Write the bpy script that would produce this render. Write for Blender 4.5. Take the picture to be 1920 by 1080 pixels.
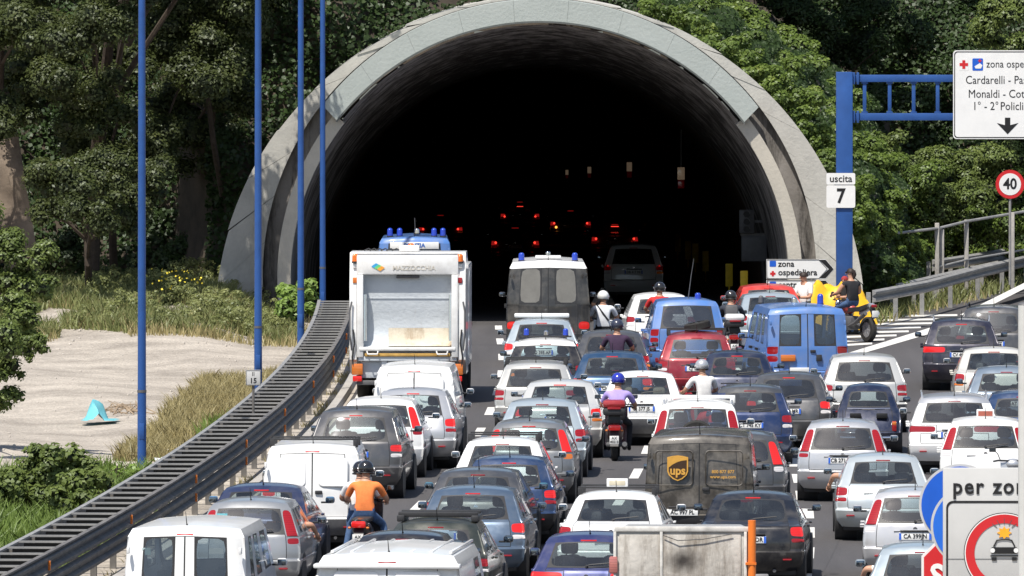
import bpy, bmesh, math, random
import numpy as np
from mathutils import Vector, Matrix
random.seed(7)
rng = np.random.default_rng(7)
R = math.radians
scene = bpy.context.scene
COL = scene.collection
for o in list(bpy.data.objects):
    bpy.data.objects.remove(o, do_unlink=True)

# ---------------------------------------------------------------- camera, sky, sun, exposure
FPX, CAMH, HORIZ = 20000.0, 11.0, -200.0          # focal length in 1920-wide pixels, eye height, horizon row
cam_d = bpy.data.cameras.new('camera')
cam = bpy.data.objects.new('camera', cam_d)
COL.objects.link(cam)
cam.location = (0, 0, CAMH)
cam.rotation_euler = (R(90), 0, 0)
cam_d.sensor_width = 36.0
cam_d.lens = 36.0 * FPX / 1920.0
cam_d.shift_y = -(540 - HORIZ) / 1920.0
cam_d.clip_start = 1.0
cam_d.clip_end = 3000.0
scene.camera = cam
SUN_DIR = Vector((0.27, 0.46, -1.0)).normalized()  # the way the light travels
sun_el = math.asin(-SUN_DIR.z)
sun_az = math.atan2(-SUN_DIR.x, -SUN_DIR.y)        # from +Y towards +X
world = bpy.data.worlds.new('World')
scene.world = world
world.use_nodes = True
wn = world.node_tree.nodes
wn.clear()
sky = wn.new('ShaderNodeTexSky')
sky.sky_type = 'NISHITA'
sky.sun_disc = False
sky.sun_elevation = sun_el
sky.sun_rotation = sun_az
sky.air_density = 1.0
sky.dust_density = 1.6
bgn = wn.new('ShaderNodeBackground')
bgn.inputs['Strength'].default_value = 0.10
won = wn.new('ShaderNodeOutputWorld')
world.node_tree.links.new(sky.outputs[0], bgn.inputs[0])
world.node_tree.links.new(bgn.outputs[0], won.inputs[0])
sun_l = bpy.data.lights.new('sun', 'SUN')
sun_l.energy = 4.6
sun_l.angle = R(0.53)
sun_l.color = (1.0, 0.95, 0.87)
sun_o = bpy.data.objects.new('sun', sun_l)
COL.objects.link(sun_o)
sun_o.rotation_euler = SUN_DIR.to_track_quat('-Z', 'Y').to_euler()
sun_o.location = (-40, -60, 120)
scene.view_settings.view_transform = 'Standard'
scene.view_settings.look = 'None'
scene.view_settings.exposure = 0.42
scene.view_settings.gamma = 1.0
scene.view_settings.use_curve_mapping = False
scene.render.engine = 'CYCLES'
scene.cycles.transparent_max_bounces = 24
scene.cycles.max_bounces = 8
scene.cycles.diffuse_bounces = 6

# ---------------------------------------------------------------- where things stand
KC = 4.21e-4
def xb(d):                                         # centre line of the median barrier
    if d < 265: return -4.27 - KC * (d - 250) ** 2
    return -4.27 - KC * 225 - 0.003 * (d - 265)
def slope(d):
    if d < 265: return -2 * KC * (d - 250)
    return -0.003
def zr(d):                                         # road height: level, then falling into the tunnel
    t = max(0.0, d - 268)
    return -0.021 * t * t / (t + 6) if t > 0 else 0.0
def px(x, s): return (x - 960.0) / s
def pz(y, s): return CAMH - (y - HORIZ) / s

# ---------------------------------------------------------------- materials
MATS = {}
def nt(name):
    m = bpy.data.materials.new(name)
    m.use_nodes = True
    n = m.node_tree
    b = n.nodes['Principled BSDF']
    return m, n, b
def lk(n, a, b): n.links.new(a, b)
def plain(name, col, rough=0.6, metal=0.0, var=0.12, scale=6.0, spec=0.4, bump=0.0, coat=0.0, alpha_col=None):
    if name in MATS: return MATS[name]
    m, n, b = nt(name)
    b.inputs['Roughness'].default_value = rough
    b.inputs['Metallic'].default_value = metal
    b.inputs['Specular IOR Level'].default_value = spec
    b.inputs['Coat Weight'].default_value = coat
    b.inputs['Coat Roughness'].default_value = 0.06
    tc = n.nodes.new('ShaderNodeTexCoord')
    nz = n.nodes.new('ShaderNodeTexNoise')
    nz.inputs['Scale'].default_value = scale
    nz.inputs['Detail'].default_value = 6
    nz.inputs['Roughness'].default_value = 0.65
    lk(n, tc.outputs['Object'], nz.inputs['Vector'])
    rp = n.nodes.new('ShaderNodeValToRGB')
    rp.color_ramp.elements[0].position = 0.3
    rp.color_ramp.elements[1].position = 0.7
    a2 = alpha_col or tuple(min(1, c * (1 + var)) for c in col)
    a1 = tuple(c * (1 - var) for c in col)
    rp.color_ramp.elements[0].color = (*a1, 1)
    rp.color_ramp.elements[1].color = (*a2, 1)
    lk(n, nz.outputs['Fac'], rp.inputs['Fac'])
    lk(n, rp.outputs['Color'], b.inputs['Base Color'])
    if bump > 0:
        bp = n.nodes.new('ShaderNodeBump')
        bp.inputs['Strength'].default_value = bump
        bp.inputs['Distance'].default_value = 0.02
        lk(n, nz.outputs['Fac'], bp.inputs['Height'])
        lk(n, bp.outputs['Normal'], b.inputs['Normal'])
    MATS[name] = m
    return m
def paint(col, metal=0.0, rough=0.28, dust=0.10):
    key = 'paint_%d_%d_%d_%d' % (*[int(c * 255) for c in col], int(metal * 10))
    if key in MATS: return MATS[key]
    m, n, b = nt(key)
    b.inputs['Metallic'].default_value = metal
    b.inputs['Coat Weight'].default_value = 0.7
    b.inputs['Coat Roughness'].default_value = 0.08
    tc = n.nodes.new('ShaderNodeTexCoord')
    oi = n.nodes.new('ShaderNodeObjectInfo')
    ad = n.nodes.new('ShaderNodeVectorMath')
    ad.operation = 'ADD'
    lk(n, tc.outputs['Object'], ad.inputs[0]); lk(n, oi.outputs['Location'], ad.inputs[1])
    nz = n.nodes.new('ShaderNodeTexNoise')
    nz.inputs['Scale'].default_value = 3.0
    nz.inputs['Detail'].default_value = 8
    nz.inputs['Roughness'].default_value = 0.7
    lk(n, ad.outputs[0], nz.inputs['Vector'])
    mr = n.nodes.new('ShaderNodeMapRange')
    mr.inputs['From Min'].default_value = 0.42; mr.inputs['From Max'].default_value = 0.75
    mr.inputs['To Min'].default_value = 0.0; mr.inputs['To Max'].default_value = dust * 2.2
    lk(n, nz.outputs['Fac'], mr.inputs['Value'])
    mx = n.nodes.new('ShaderNodeMix')
    mx.data_type = 'RGBA'
    mx.inputs['A'].default_value = (*col, 1)
    mx.inputs['B'].default_value = (0.30, 0.27, 0.23, 1)
    lk(n, mr.outputs[0], mx.inputs['Factor'])
    lk(n, mx.outputs['Result'], b.inputs['Base Color'])
    rr = n.nodes.new('ShaderNodeMapRange')
    rr.inputs['From Min'].default_value = 0.35; rr.inputs['From Max'].default_value = 0.7
    rr.inputs['To Min'].default_value = rough; rr.inputs['To Max'].default_value = rough + 0.22
    lk(n, nz.outputs['Fac'], rr.inputs['Value'])
    lk(n, rr.outputs[0], b.inputs['Roughness'])
    MATS[key] = m
    return m
def glass(name, tint, refl=1.0):
    if name in MATS: return MATS[name]
    m = bpy.data.materials.new(name)
    m.use_nodes = True
    n = m.node_tree
    n.nodes.clear()
    out = n.nodes.new('ShaderNodeOutputMaterial')
    tr = n.nodes.new('ShaderNodeBsdfTransparent')
    tr.inputs[0].default_value = (*tint, 1)
    gl = n.nodes.new('ShaderNodeBsdfGlossy')
    gl.inputs['Roughness'].default_value = 0.04
    gl.inputs['Color'].default_value = (0.92, 0.95, 1.0, 1)
    df = n.nodes.new('ShaderNodeBsdfDiffuse')
    df.inputs[0].default_value = (0.30, 0.31, 0.30, 1)
    fr = n.nodes.new('ShaderNodeLayerWeight'); fr.inputs['Blend'].default_value = 0.5
    pw = n.nodes.new('ShaderNodeMath'); pw.operation = 'POWER'; pw.inputs[1].default_value = 5.0
    lk(n, fr.outputs['Facing'], pw.inputs[0])
    mu = n.nodes.new('ShaderNodeMath'); mu.operation = 'MULTIPLY_ADD'
    mu.inputs[1].default_value = 0.8; mu.inputs[2].default_value = 0.085 * refl
    lk(n, pw.outputs[0], mu.inputs[0])
    tc = n.nodes.new('ShaderNodeTexCoord')
    nz = n.nodes.new('ShaderNodeTexNoise'); nz.inputs['Scale'].default_value = 1.6; nz.inputs['Detail'].default_value = 3
    lk(n, tc.outputs['Object'], nz.inputs['Vector'])
    mr = n.nodes.new('ShaderNodeMapRange')
    mr.inputs['From Min'].default_value = 0.35; mr.inputs['From Max'].default_value = 0.8
    mr.inputs['To Min'].default_value = 0.03; mr.inputs['To Max'].default_value = 0.10
    lk(n, nz.outputs['Fac'], mr.inputs['Value'])
    m1 = n.nodes.new('ShaderNodeMixShader')
    lk(n, mr.outputs[0], m1.inputs[0]); lk(n, tr.outputs[0], m1.inputs[1]); lk(n, df.outputs[0], m1.inputs[2])
    m2 = n.nodes.new('ShaderNodeMixShader')
    lk(n, mu.outputs[0], m2.inputs[0]); lk(n, m1.outputs[0], m2.inputs[1]); lk(n, gl.outputs[0], m2.inputs[2])
    lk(n, m2.outputs[0], out.inputs[0])
    MATS[name] = m
    return m
def lamp(name, col, emit=0.0, rough=0.15):
    if name in MATS: return MATS[name]
    m, n, b = nt(name)
    b.inputs['Roughness'].default_value = rough
    b.inputs['Coat Weight'].default_value = 0.5
    tc = n.nodes.new('ShaderNodeTexCoord')
    wv = n.nodes.new('ShaderNodeTexWave'); wv.inputs['Scale'].default_value = 9.0
    wv.bands_direction = 'Z'; wv.inputs['Distortion'].default_value = 0.4
    lk(n, tc.outputs['Object'], wv.inputs['Vector'])
    mx = n.nodes.new('ShaderNodeMix'); mx.data_type = 'RGBA'
    mx.inputs['A'].default_value = (*[c * 0.86 for c in col], 1)
    mx.inputs['B'].default_value = (*[min(1, c * 1.1) for c in col], 1)
    lk(n, wv.outputs['Fac'], mx.inputs['Factor'])
    lk(n, mx.outputs['Result'], b.inputs['Base Color'])
    if emit > 0:
        b.inputs['Emission Color'].default_value = (*col, 1)
        b.inputs['Emission Strength'].default_value = emit
    MATS[name] = m
    return m
GLASS = glass('car_glass', (0.80, 0.88, 0.87), 1.2)
GLASSD = glass('tinted_glass', (0.16, 0.17, 0.18), 1.5)
GLASSM = glass('smoked_glass', (0.48, 0.53, 0.53), 1.3)
RUBBER = plain('rubber', (0.018, 0.018, 0.019), 0.75, var=0.3)
TYRE = plain('tyre', (0.022, 0.021, 0.020), 0.85, var=0.35, scale=20)
BLACKP = plain('black_plastic', (0.03, 0.03, 0.032), 0.5, var=0.25)
GREYP = plain('grey_plastic', (0.10, 0.10, 0.105), 0.55, var=0.2)
SEAT = plain('seat_fabric', (0.06, 0.06, 0.066), 0.9, var=0.3, scale=30)
SEATG = plain('seat_fabric_grey', (0.10, 0.10, 0.105), 0.9, var=0.3, scale=30)
STEEL = plain('wheel_alloy', (0.45, 0.45, 0.46), 0.35, 0.7, var=0.25)
CHROME = plain('chrome', (0.8, 0.8, 0.82), 0.12, 1.0, var=0.05)
GALV = plain('galvanised_steel', (0.30, 0.30, 0.30), 0.55, 0.35, var=0.25, scale=3, alpha_col=(0.40, 0.39, 0.37))
GALVD = plain('weathered_steel', (0.13, 0.125, 0.12), 0.65, 0.2, var=0.35, scale=2.5, alpha_col=(0.21, 0.195, 0.18))
RED = lamp('red_lens', (0.30, 0.010, 0.014), 0.02)
REDLIT = lamp('lit_red_lens', (0.55, 0.016, 0.014), 0.30)
REDGLOW = lamp('glowing_red_lens', (1.0, 0.05, 0.03), 1.3)
AMBER = lamp('amber_lens', (0.60, 0.17, 0.03), 0.02)
AMBERGLOW = lamp('glowing_amber_lens', (1.0, 0.35, 0.05), 2.0)
CLEAR = lamp('clear_lens', (0.62, 0.60, 0.60))
PLATE = plain('plate_white', (0.72, 0.72, 0.70), 0.4, var=0.08)
PLATEB = plain('plate_blue', (0.03, 0.12, 0.55), 0.4)
INK = plain('ink_black', (0.012, 0.012, 0.013), 0.5, var=0.2)
MIRROR = plain('mirror_glass', (0.20, 0.23, 0.26), 0.12, 1.0, var=0.1)
WHITEP = paint((0.80, 0.80, 0.79), 0.0, 0.3, 0.10)
SILVER = paint((0.52, 0.53, 0.55), 0.55, 0.3)
SIGNW = plain('sign_white', (0.74, 0.74, 0.73), 0.45, var=0.05, scale=2)
SIGNG = plain('sign_grey', (0.50, 0.50, 0.49), 0.4, var=0.07, scale=2)
SIGNRED = plain('sign_red', (0.55, 0.02, 0.025), 0.4, var=0.06)
SIGNBLUE = plain('sign_blue', (0.012, 0.10, 0.52), 0.4, var=0.08)
BLUEST = plain('blue_painted_steel', (0.020, 0.075, 0.255), 0.42, var=0.16, scale=2.0)
SKIN = plain('skin', (0.48, 0.26, 0.17), 0.55, var=0.08)
HAIR = plain('hair_dark', (0.03, 0.02, 0.016), 0.6, var=0.4, scale=40)
DENIM = plain('denim', (0.06, 0.11, 0.22), 0.85, var=0.35, scale=18)
DARKCL = plain('dark_cloth', (0.018, 0.018, 0.022), 0.85, var=0.3, scale=18)

# ---------------------------------------------------------------- mesh helpers
class MB:
    def __init__(s): s.v = []; s.f = []; s.m = []
    def add(s, vs, fs, mi=0):
        o = len(s.v)
        s.v.extend([tuple(p) for p in vs])
        s.f.extend([tuple(i + o for i in f) for f in fs])
        s.m.extend([mi] * len(fs))
        return s
    def box(s, x0, x1, y0, y1, z0, z1, b=0.0, mi=0, M=None):
        if b <= 0:
            vs = [(x, y, z) for z in (z0, z1) for y in (y0, y1) for x in (x0, x1)]
            fs = [(0, 2, 3, 1), (4, 5, 7, 6), (0, 1, 5, 4), (2, 6, 7, 3), (0, 4, 6, 2), (1, 3, 7, 5)]
        else:
            bm = bmesh.new()
            bmesh.ops.create_cube(bm, size=1.0)
            for v in bm.verts:
                v.co = ((x0 + x1) / 2 + v.co.x * (x1 - x0), (y0 + y1) / 2 + v.co.y * (y1 - y0), (z0 + z1) / 2 + v.co.z * (z1 - z0))
            bmesh.ops.bevel(bm, geom=list(bm.edges), offset=min(b, 0.45 * min(abs(x1 - x0), abs(y1 - y0), abs(z1 - z0))), segments=2, affect='EDGES', profile=0.5)
            bm.verts.index_update()
            vs = [tuple(v.co) for v in bm.verts]
            fs = [tuple(v.index for v in f.verts) for f in bm.faces]
            bm.free()
        if M is not None: vs = [M @ Vector(p) for p in vs]
        return s.add(vs, fs, mi)
    def cyl(s, p0, p1, r0, r1=None, n=12, mi=0, cap=True):
        if r1 is None: r1 = r0
        p0 = Vector(p0); p1 = Vector(p1)
        a = (p1 - p0).normalized()
        u = a.orthogonal().normalized(); w = a.cross(u)
        vs = []
        for p, r in ((p0, r0), (p1, r1)):
            for k in range(n):
                t = 2 * math.pi * k / n
                vs.append(p + u * (r * math.cos(t)) + w * (r * math.sin(t)))
        fs = [(k, (k + 1) % n, n + (k + 1) % n, n + k) for k in range(n)]
        if cap: fs += [tuple(range(n - 1, -1, -1)), tuple(range(n, 2 * n))]
        return s.add(vs, fs, mi)
    def tube(s, pts, r, n=8, mi=0):
        pts = [Vector(p) for p in pts]
        rs = r if isinstance(r, (list, tuple)) else [r] * len(pts)
        vs = []; u = None
        for i, p in enumerate(pts):
            a = (pts[min(i + 1, len(pts) - 1)] - pts[max(i - 1, 0)]).normalized()
            if u is None: u = a.orthogonal().normalized()
            u = (u - a * u.dot(a)).normalized()
            w = a.cross(u)
            for k in range(n):
                t = 2 * math.pi * k / n
                vs.append(p + u * (rs[i] * math.cos(t)) + w * (rs[i] * math.sin(t)))
        fs = []
        for i in range(len(pts) - 1):
            for k in range(n):
                fs.append((i * n + k, i * n + (k + 1) % n, (i + 1) * n + (k + 1) % n, (i + 1) * n + k))
        fs += [tuple(range(n - 1, -1, -1)), tuple(range((len(pts) - 1) * n, len(pts) * n))]
        return s.add(vs, fs, mi)
    def ball(s, c, rx, ry=None, rz=None, n=14, m=9, mi=0, zmin=-1.0):
        ry = ry or rx; rz = rz or rx
        vs = []; fs = []
        p0 = math.asin(max(-1, zmin))
        for i in range(m + 1):
            ph = p0 + (math.pi / 2 - p0) * i / m
            for k in range(n):
                t = 2 * math.pi * k / n
                vs.append((c[0] + rx * math.cos(ph) * math.cos(t), c[1] + ry * math.cos(ph) * math.sin(t), c[2] + rz * math.sin(ph)))
        for i in range(m):
            for k in range(n):
                fs.append((i * n + k, i * n + (k + 1) % n, (i + 1) * n + (k + 1) % n, (i + 1) * n + k))
        return s.add(vs, fs, mi)
    def prism(s, poly, y0, y1, mi=0, plane='xz'):
        n = len(poly)
        vs = []
        for y in (y0, y1):
            for a, b in poly:
                vs.append((a, y, b) if plane == 'xz' else ((y, a, b) if plane == 'yz' else (a, b, y)))
        fs = [tuple(range(n)), tuple(range(2 * n - 1, n - 1, -1))]
        fs += [(k, n + k, n + (k + 1) % n, (k + 1) % n) for k in range(n)]
        return s.add(vs, fs, mi)
    def sweep(s, prof, path, mi=0, closed=False):          # prof: (lateral, z); path: (x, y, z)
        n = len(prof); vs = []
        for i, p in enumerate(path):
            a = Vector(path[min(i + 1, len(path) - 1)]) - Vector(path[max(i - 1, 0)])
            a.z = 0; a.normalize()
            r = Vector((a.y, -a.x, 0))
            for l, z in prof:
                vs.append((p[0] + r.x * l, p[1] + r.y * l, p[2] + z))
        fs = []
        for i in range(len(path) - 1):
            for k in range(n if closed else n - 1):
                k2 = (k + 1) % n
                fs.append((i * n + k, (i + 1) * n + k, (i + 1) * n + k2, i * n + k2))
        if closed:
            fs += [tuple(range(n)), tuple(range(len(path) * n - 1, (len(path) - 1) * n - 1, -1))]
        return s.add(vs, fs, mi)
    def mesh(s, name):
        me = bpy.data.meshes.new(name)
        me.from_pydata(s.v, [], s.f)
        return me
    def build(s, name, mats, parent=None, smooth=True, fix=True):
        me = s.mesh(name)
        if not isinstance(mats, (list, tuple)): mats = [mats]
        for m in mats: me.materials.append(m)
        me.polygons.foreach_set('material_index', s.m)
        if fix:
            bm = bmesh.new(); bm.from_mesh(me)
            bmesh.ops.recalc_face_normals(bm, faces=bm.faces)
            bm.to_mesh(me); bm.free()
        if smooth: smooth_angle(me)
        return link(name, me, parent)
def smooth_angle(me, ang=38):
    me.polygons.foreach_set('use_smooth', [True] * len(me.polygons))
    try: me.set_sharp_from_angle(angle=R(ang))
    except Exception: pass
def link(name, data, parent=None, loc=None, rz=None):
    o = bpy.data.objects.new(name, data)
    COL.objects.link(o)
    if parent is not None: o.parent = parent
    if loc is not None: o.location = loc
    if rz is not None: o.rotation_euler = (0, 0, rz)
    return o
def tag(o, label=None, cat=None, group=None, kind=None):
    if label: o['label'] = label
    if cat: o['category'] = cat
    if group: o['group'] = group
    if kind: o['kind'] = kind
    return o
def thing(name, label, cat, loc=(0, 0, 0), rz=0.0, group=None):
    return tag(link(name, None, None, loc, rz), label, cat, group)
def copy_tree(o, parent=None):
    c = o.copy(); COL.objects.link(c); c.parent = parent
    for ch in list(o.children): copy_tree(ch, c)
    return c
TMP = bpy.data.scenes.new('scratch')
def eval_mesh(ob):
    TMP.collection.objects.link(ob)
    with bpy.context.temp_override(scene=TMP, view_layer=TMP.view_layers[0]):
        dg = bpy.context.evaluated_depsgraph_get()
        dg.update()
        me = bpy.data.meshes.new_from_object(ob.evaluated_get(dg))
    bpy.data.objects.remove(ob, do_unlink=True)
    return me
def text(name, body, size, mat, parent, loc, rot=(math.pi / 2, 0, 0), align='CENTER', bold=0.0, ext=0.002, sx=1.0, space=1.0):
    cu = bpy.data.curves.new(name, 'FONT')
    cu.body = body; cu.size = size; cu.align_x = align; cu.align_y = 'CENTER'
    cu.extrude = ext; cu.offset = bold; cu.resolution_u = 3; cu.space_character = space
    t = bpy.data.objects.new(name, cu)
    me = eval_mesh(t)
    me.name = name
    me.materials.clear(); me.materials.append(mat)
    o = link(name, me, parent)
    o.location = loc; o.rotation_euler = rot; o.scale = (sx, 1, 1)
    return o
def arc(cx, cz, r, a0, a1, n):
    return [(cx + r * math.cos(R(a0 + (a1 - a0) * i / n)), cz + r * math.sin(R(a0 + (a1 - a0) * i / n))) for i in range(n + 1)]
def rrect(x0, x1, z0, z1, r, n=5):
    p = []
    for cx, cz, a in ((x1 - r, z1 - r, 0), (x0 + r, z1 - r, 90), (x0 + r, z0 + r, 180), (x1 - r, z0 + r, 270)):
        p += arc(cx, cz, r, a, a + 90, n)
    return p

# ================================================================= SETTING
# ---- ground materials
def ground_mat():
    m, n, b = nt('dry_ground')
    tc = n.nodes.new('ShaderNodeTexCoord')
    a = n.nodes.new('ShaderNodeTexNoise'); a.inputs['Scale'].default_value = 0.35; a.inputs['Detail'].default_value = 9; a.inputs['Roughness'].default_value = 0.7
    c = n.nodes.new('ShaderNodeTexNoise'); c.inputs['Scale'].default_value = 9.0; c.inputs['Detail'].default_value = 8; c.inputs['Roughness'].default_value = 0.75
    v = n.nodes.new('ShaderNodeTexVoronoi'); v.inputs['Scale'].default_value = 14.0
    for q in (a, c, v): lk(n, tc.outputs['Object'], q.inputs['Vector'])
    r1 = n.nodes.new('ShaderNodeValToRGB')
    e = r1.color_ramp.elements
    e[0].position = 0.38; e[0].color = (0.30, 0.272, 0.238, 1)
    e[1].position = 0.62; e[1].color = (0.50, 0.46, 0.405, 1)
    lk(n, a.outputs['Fac'], r1.inputs['Fac'])
    r2 = n.nodes.new('ShaderNodeValToRGB')
    e = r2.color_ramp.elements
    e[0].position = 0.3; e[0].color = (0.62, 0.60, 0.58, 1)
    e[1].position = 0.72; e[1].color = (1.25, 1.22, 1.18, 1)
    lk(n, c.outputs['Fac'], r2.inputs['Fac'])
    mx = n.nodes.new('ShaderNodeMix'); mx.data_type = 'RGBA'; mx.blend_type = 'MULTIPLY'; mx.inputs['Factor'].default_value = 1
    lk(n, r1.outputs[0], mx.inputs['A']); lk(n, r2.outputs[0], mx.inputs['B'])
    lk(n, mx.outputs['Result'], b.inputs['Base Color'])
    b.inputs['Roughness'].default_value = 0.95
    bp = n.nodes.new('ShaderNodeBump'); bp.inputs['Strength'].default_value = 0.8; bp.inputs['Distance'].default_value = 0.05
    lk(n, v.outputs['Distance'], bp.inputs['Height']); lk(n, bp.outputs[0], b.inputs['Normal'])
    return m
def asphalt_mat():
    m, n, b = nt('asphalt')
    tc = n.nodes.new('ShaderNodeTexCoord')
    a = n.nodes.new('ShaderNodeTexNoise'); a.inputs['Scale'].default_value = 0.5; a.inputs['Detail'].default_value = 8; a.inputs['Roughness'].default_value = 0.65
    mp = n.nodes.new('ShaderNodeMapping'); mp.inputs['Scale'].default_value = (1.6, 0.10, 1)
    lk(n, tc.outputs['Object'], mp.inputs['Vector'])
    lk(n, mp.outputs[0], a.inputs['Vector'])
    c = n.nodes.new('ShaderNodeTexNoise'); c.inputs['Scale'].default_value = 30.0; c.inputs['Detail'].default_value = 6
    lk(n, tc.outputs['Object'], c.inputs['Vector'])
    r1 = n.nodes.new('ShaderNodeValToRGB'); e = r1.color_ramp.elements
    e[0].position = 0.3; e[0].color = (0.050, 0.047, 0.048, 1)
    e[1].position = 0.7; e[1].color = (0.084, 0.079, 0.080, 1)
    lk(n, a.outputs['Fac'], r1.inputs['Fac'])
    r2 = n.nodes.new('ShaderNodeValToRGB'); e = r2.color_ramp.elements
    e[0].position = 0.3; e[0].color = (0.75, 0.75, 0.75, 1); e[1].position = 0.75; e[1].color = (1.2, 1.2, 1.2, 1)
    lk(n, c.outputs['Fac'], r2.inputs['Fac'])
    mx = n.nodes.new('ShaderNodeMix'); mx.data_type = 'RGBA'; mx.blend_type = 'MULTIPLY'; mx.inputs['Factor'].default_value = 1
    lk(n, r1.outputs[0], mx.inputs['A']); lk(n, r2.outputs[0], mx.inputs['B'])
    lk(n, mx.outputs['Result'], b.inputs['Base Color'])
    b.inputs['Roughness'].default_value = 0.85
    bp = n.nodes.new('ShaderNodeBump'); bp.inputs['Strength'].default_value = 0.4; bp.inputs['Distance'].default_value = 0.01
    lk(n, c.outputs['Fac'], bp.inputs['Height']); lk(n, bp.outputs[0], b.inputs['Normal'])
    return m
def concrete_mat(name, c0, c1, streak=0.5, soot=(0.06, 0.055, 0.05), thr=0.56, vert=True):
    m, n, b = nt(name)
    tc = n.nodes.new('ShaderNodeTexCoord')
    a = n.nodes.new('ShaderNodeTexNoise'); a.inputs['Scale'].default_value = 0.9; a.inputs['Detail'].default_value = 9; a.inputs['Roughness'].default_value = 0.7
    lk(n, tc.outputs['Object'], a.inputs['Vector'])
    r1 = n.nodes.new('ShaderNodeValToRGB'); e = r1.color_ramp.elements
    e[0].position = 0.32; e[0].color = (*c0, 1); e[1].position = 0.68; e[1].color = (*c1, 1)
    lk(n, a.outputs['Fac'], r1.inputs['Fac'])
    mp = n.nodes.new('ShaderNodeMapping'); mp.inputs['Scale'].default_value = (1.6, 1.6, 0.28) if vert else (1, 1, 1)
    lk(n, tc.outputs['Object'], mp.inputs['Vector'])
    st = n.nodes.new('ShaderNodeTexNoise'); st.inputs['Scale'].default_value = 1.1; st.inputs['Detail'].default_value = 10; st.inputs['Roughness'].default_value = 0.75
    lk(n, mp.outputs[0], st.inputs['Vector'])
    mr = n.nodes.new('ShaderNodeMapRange')
    mr.inputs['From Min'].default_value = thr; mr.inputs['From Max'].default_value = thr + 0.16
    mr.inputs['To Min'].default_value = 0; mr.inputs['To Max'].default_value = streak
    lk(n, st.outputs['Fac'], mr.inputs['Value'])
    mx = n.nodes.new('ShaderNodeMix'); mx.data_type = 'RGBA'; mx.inputs['B'].default_value = (*soot, 1)
    lk(n, mr.outputs[0], mx.inputs['Factor']); lk(n, r1.outputs[0], mx.inputs['A'])
    lk(n, mx.outputs['Result'], b.inputs['Base Color'])
    b.inputs['Roughness'].default_value = 0.9
    f = n.nodes.new('ShaderNodeTexNoise'); f.inputs['Scale'].default_value = 12; f.inputs['Detail'].default_value = 8
    lk(n, tc.outputs['Object'], f.inputs['Vector'])
    bp = n.nodes.new('ShaderNodeBump'); bp.inputs['Strength'].default_value = 0.35; bp.inputs['Distance'].default_value = 0.03
    lk(n, f.outputs['Fac'], bp.inputs['Height']); lk(n, bp.outputs[0], b.inputs['Normal'])
    MATS[name] = m
    return m
GROUND = ground_mat()
ASPHALT = asphalt_mat()
CONC = concrete_mat('concrete_pale', (0.38, 0.37, 0.34), (0.52, 0.505, 0.46), 0.55, (0.17, 0.155, 0.14), 0.56)
CONCW = concrete_mat('concrete_warm', (0.40, 0.375, 0.32), (0.52, 0.48, 0.41), 0.3, (0.2, 0.18, 0.15), 0.6)
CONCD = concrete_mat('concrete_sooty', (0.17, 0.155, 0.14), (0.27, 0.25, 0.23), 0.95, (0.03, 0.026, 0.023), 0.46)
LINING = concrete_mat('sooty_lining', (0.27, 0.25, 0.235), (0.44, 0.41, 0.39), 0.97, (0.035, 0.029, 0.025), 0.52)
def soot_and_depth_shade(m):
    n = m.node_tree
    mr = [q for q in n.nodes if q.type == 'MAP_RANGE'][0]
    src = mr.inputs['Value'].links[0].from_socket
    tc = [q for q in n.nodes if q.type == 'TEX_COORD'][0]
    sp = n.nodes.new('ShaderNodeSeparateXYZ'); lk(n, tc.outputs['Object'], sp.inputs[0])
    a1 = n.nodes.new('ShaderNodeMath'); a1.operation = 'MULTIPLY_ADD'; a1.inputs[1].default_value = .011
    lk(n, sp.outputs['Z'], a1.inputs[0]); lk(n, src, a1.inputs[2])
    a2 = n.nodes.new('ShaderNodeMath'); a2.operation = 'MULTIPLY_ADD'; a2.inputs[1].default_value = .010  # depth term puts the mouth's fall into darkness into the lining colour
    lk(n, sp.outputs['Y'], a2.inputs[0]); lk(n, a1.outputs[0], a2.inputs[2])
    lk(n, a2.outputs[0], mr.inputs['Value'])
soot_and_depth_shade(LINING)
CLAD = concrete_mat('grey_green_cladding', (0.34, 0.375, 0.355), (0.39, 0.425, 0.405), 0.15, (0.2, 0.2, 0.19), 0.6)
BOREWALL = concrete_mat('sooty_bore_warm_light', (0.085, 0.048, 0.030), (0.15, 0.085, 0.055), 0.3, (0.006, 0.005, 0.005), 0.5)  # bore colour raised and warmed in place of interior lamp light, soot patches over it
WORN = plain('road_paint', (0.62, 0.61, 0.58), 0.7, var=0.18, scale=9)
KERB = concrete_mat('kerb_concrete', (0.30, 0.28, 0.26), (0.44, 0.42, 0.39), 0.4, (0.12, 0.11, 0.1), 0.55, False)

# ---- ground sheet with gentle bumps on the left lot
mb = MB()
xs = list(np.concatenate([np.linspace(-400, -30, 8), np.linspace(-25, 25, 41), np.linspace(30, 400, 8)]))
ys = list(np.concatenate([np.linspace(-300, 120, 8), np.linspace(130, 330, 105)]))
def gz(x, y):
    z = -0.03
    u = x - xb(y)
    if u < -1.2:
        z += 0.10 * math.sin(x * 0.9 + y * 0.23) * min(1, (-1.2 - u) / 2)
        t = max(0, min(1, (y - 246) / 26)); z += 0.75 * t * t * min(1, max(0, (-1.6 - u) / 1.5))   # mound under the weeds
        t = max(0, min(1, (-9.0 - x) / 3)); z += 0.0 * t
    if y > 258 and -0.6 < u < 13.0: z = -4.0
    return z
for y in ys:
    for x in xs: mb.v.append((x, y, gz(x, y)))
nx = len(xs)
for j in range(len(ys) - 1):
    for i in range(nx - 1):
        mb.f.append((j * nx + i, j * nx + i + 1, (j + 1) * nx + i + 1, (j + 1) * nx + i)); mb.m.append(0)
g = mb.build('ground', GROUND, fix=False); tag(g, kind='structure')

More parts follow.
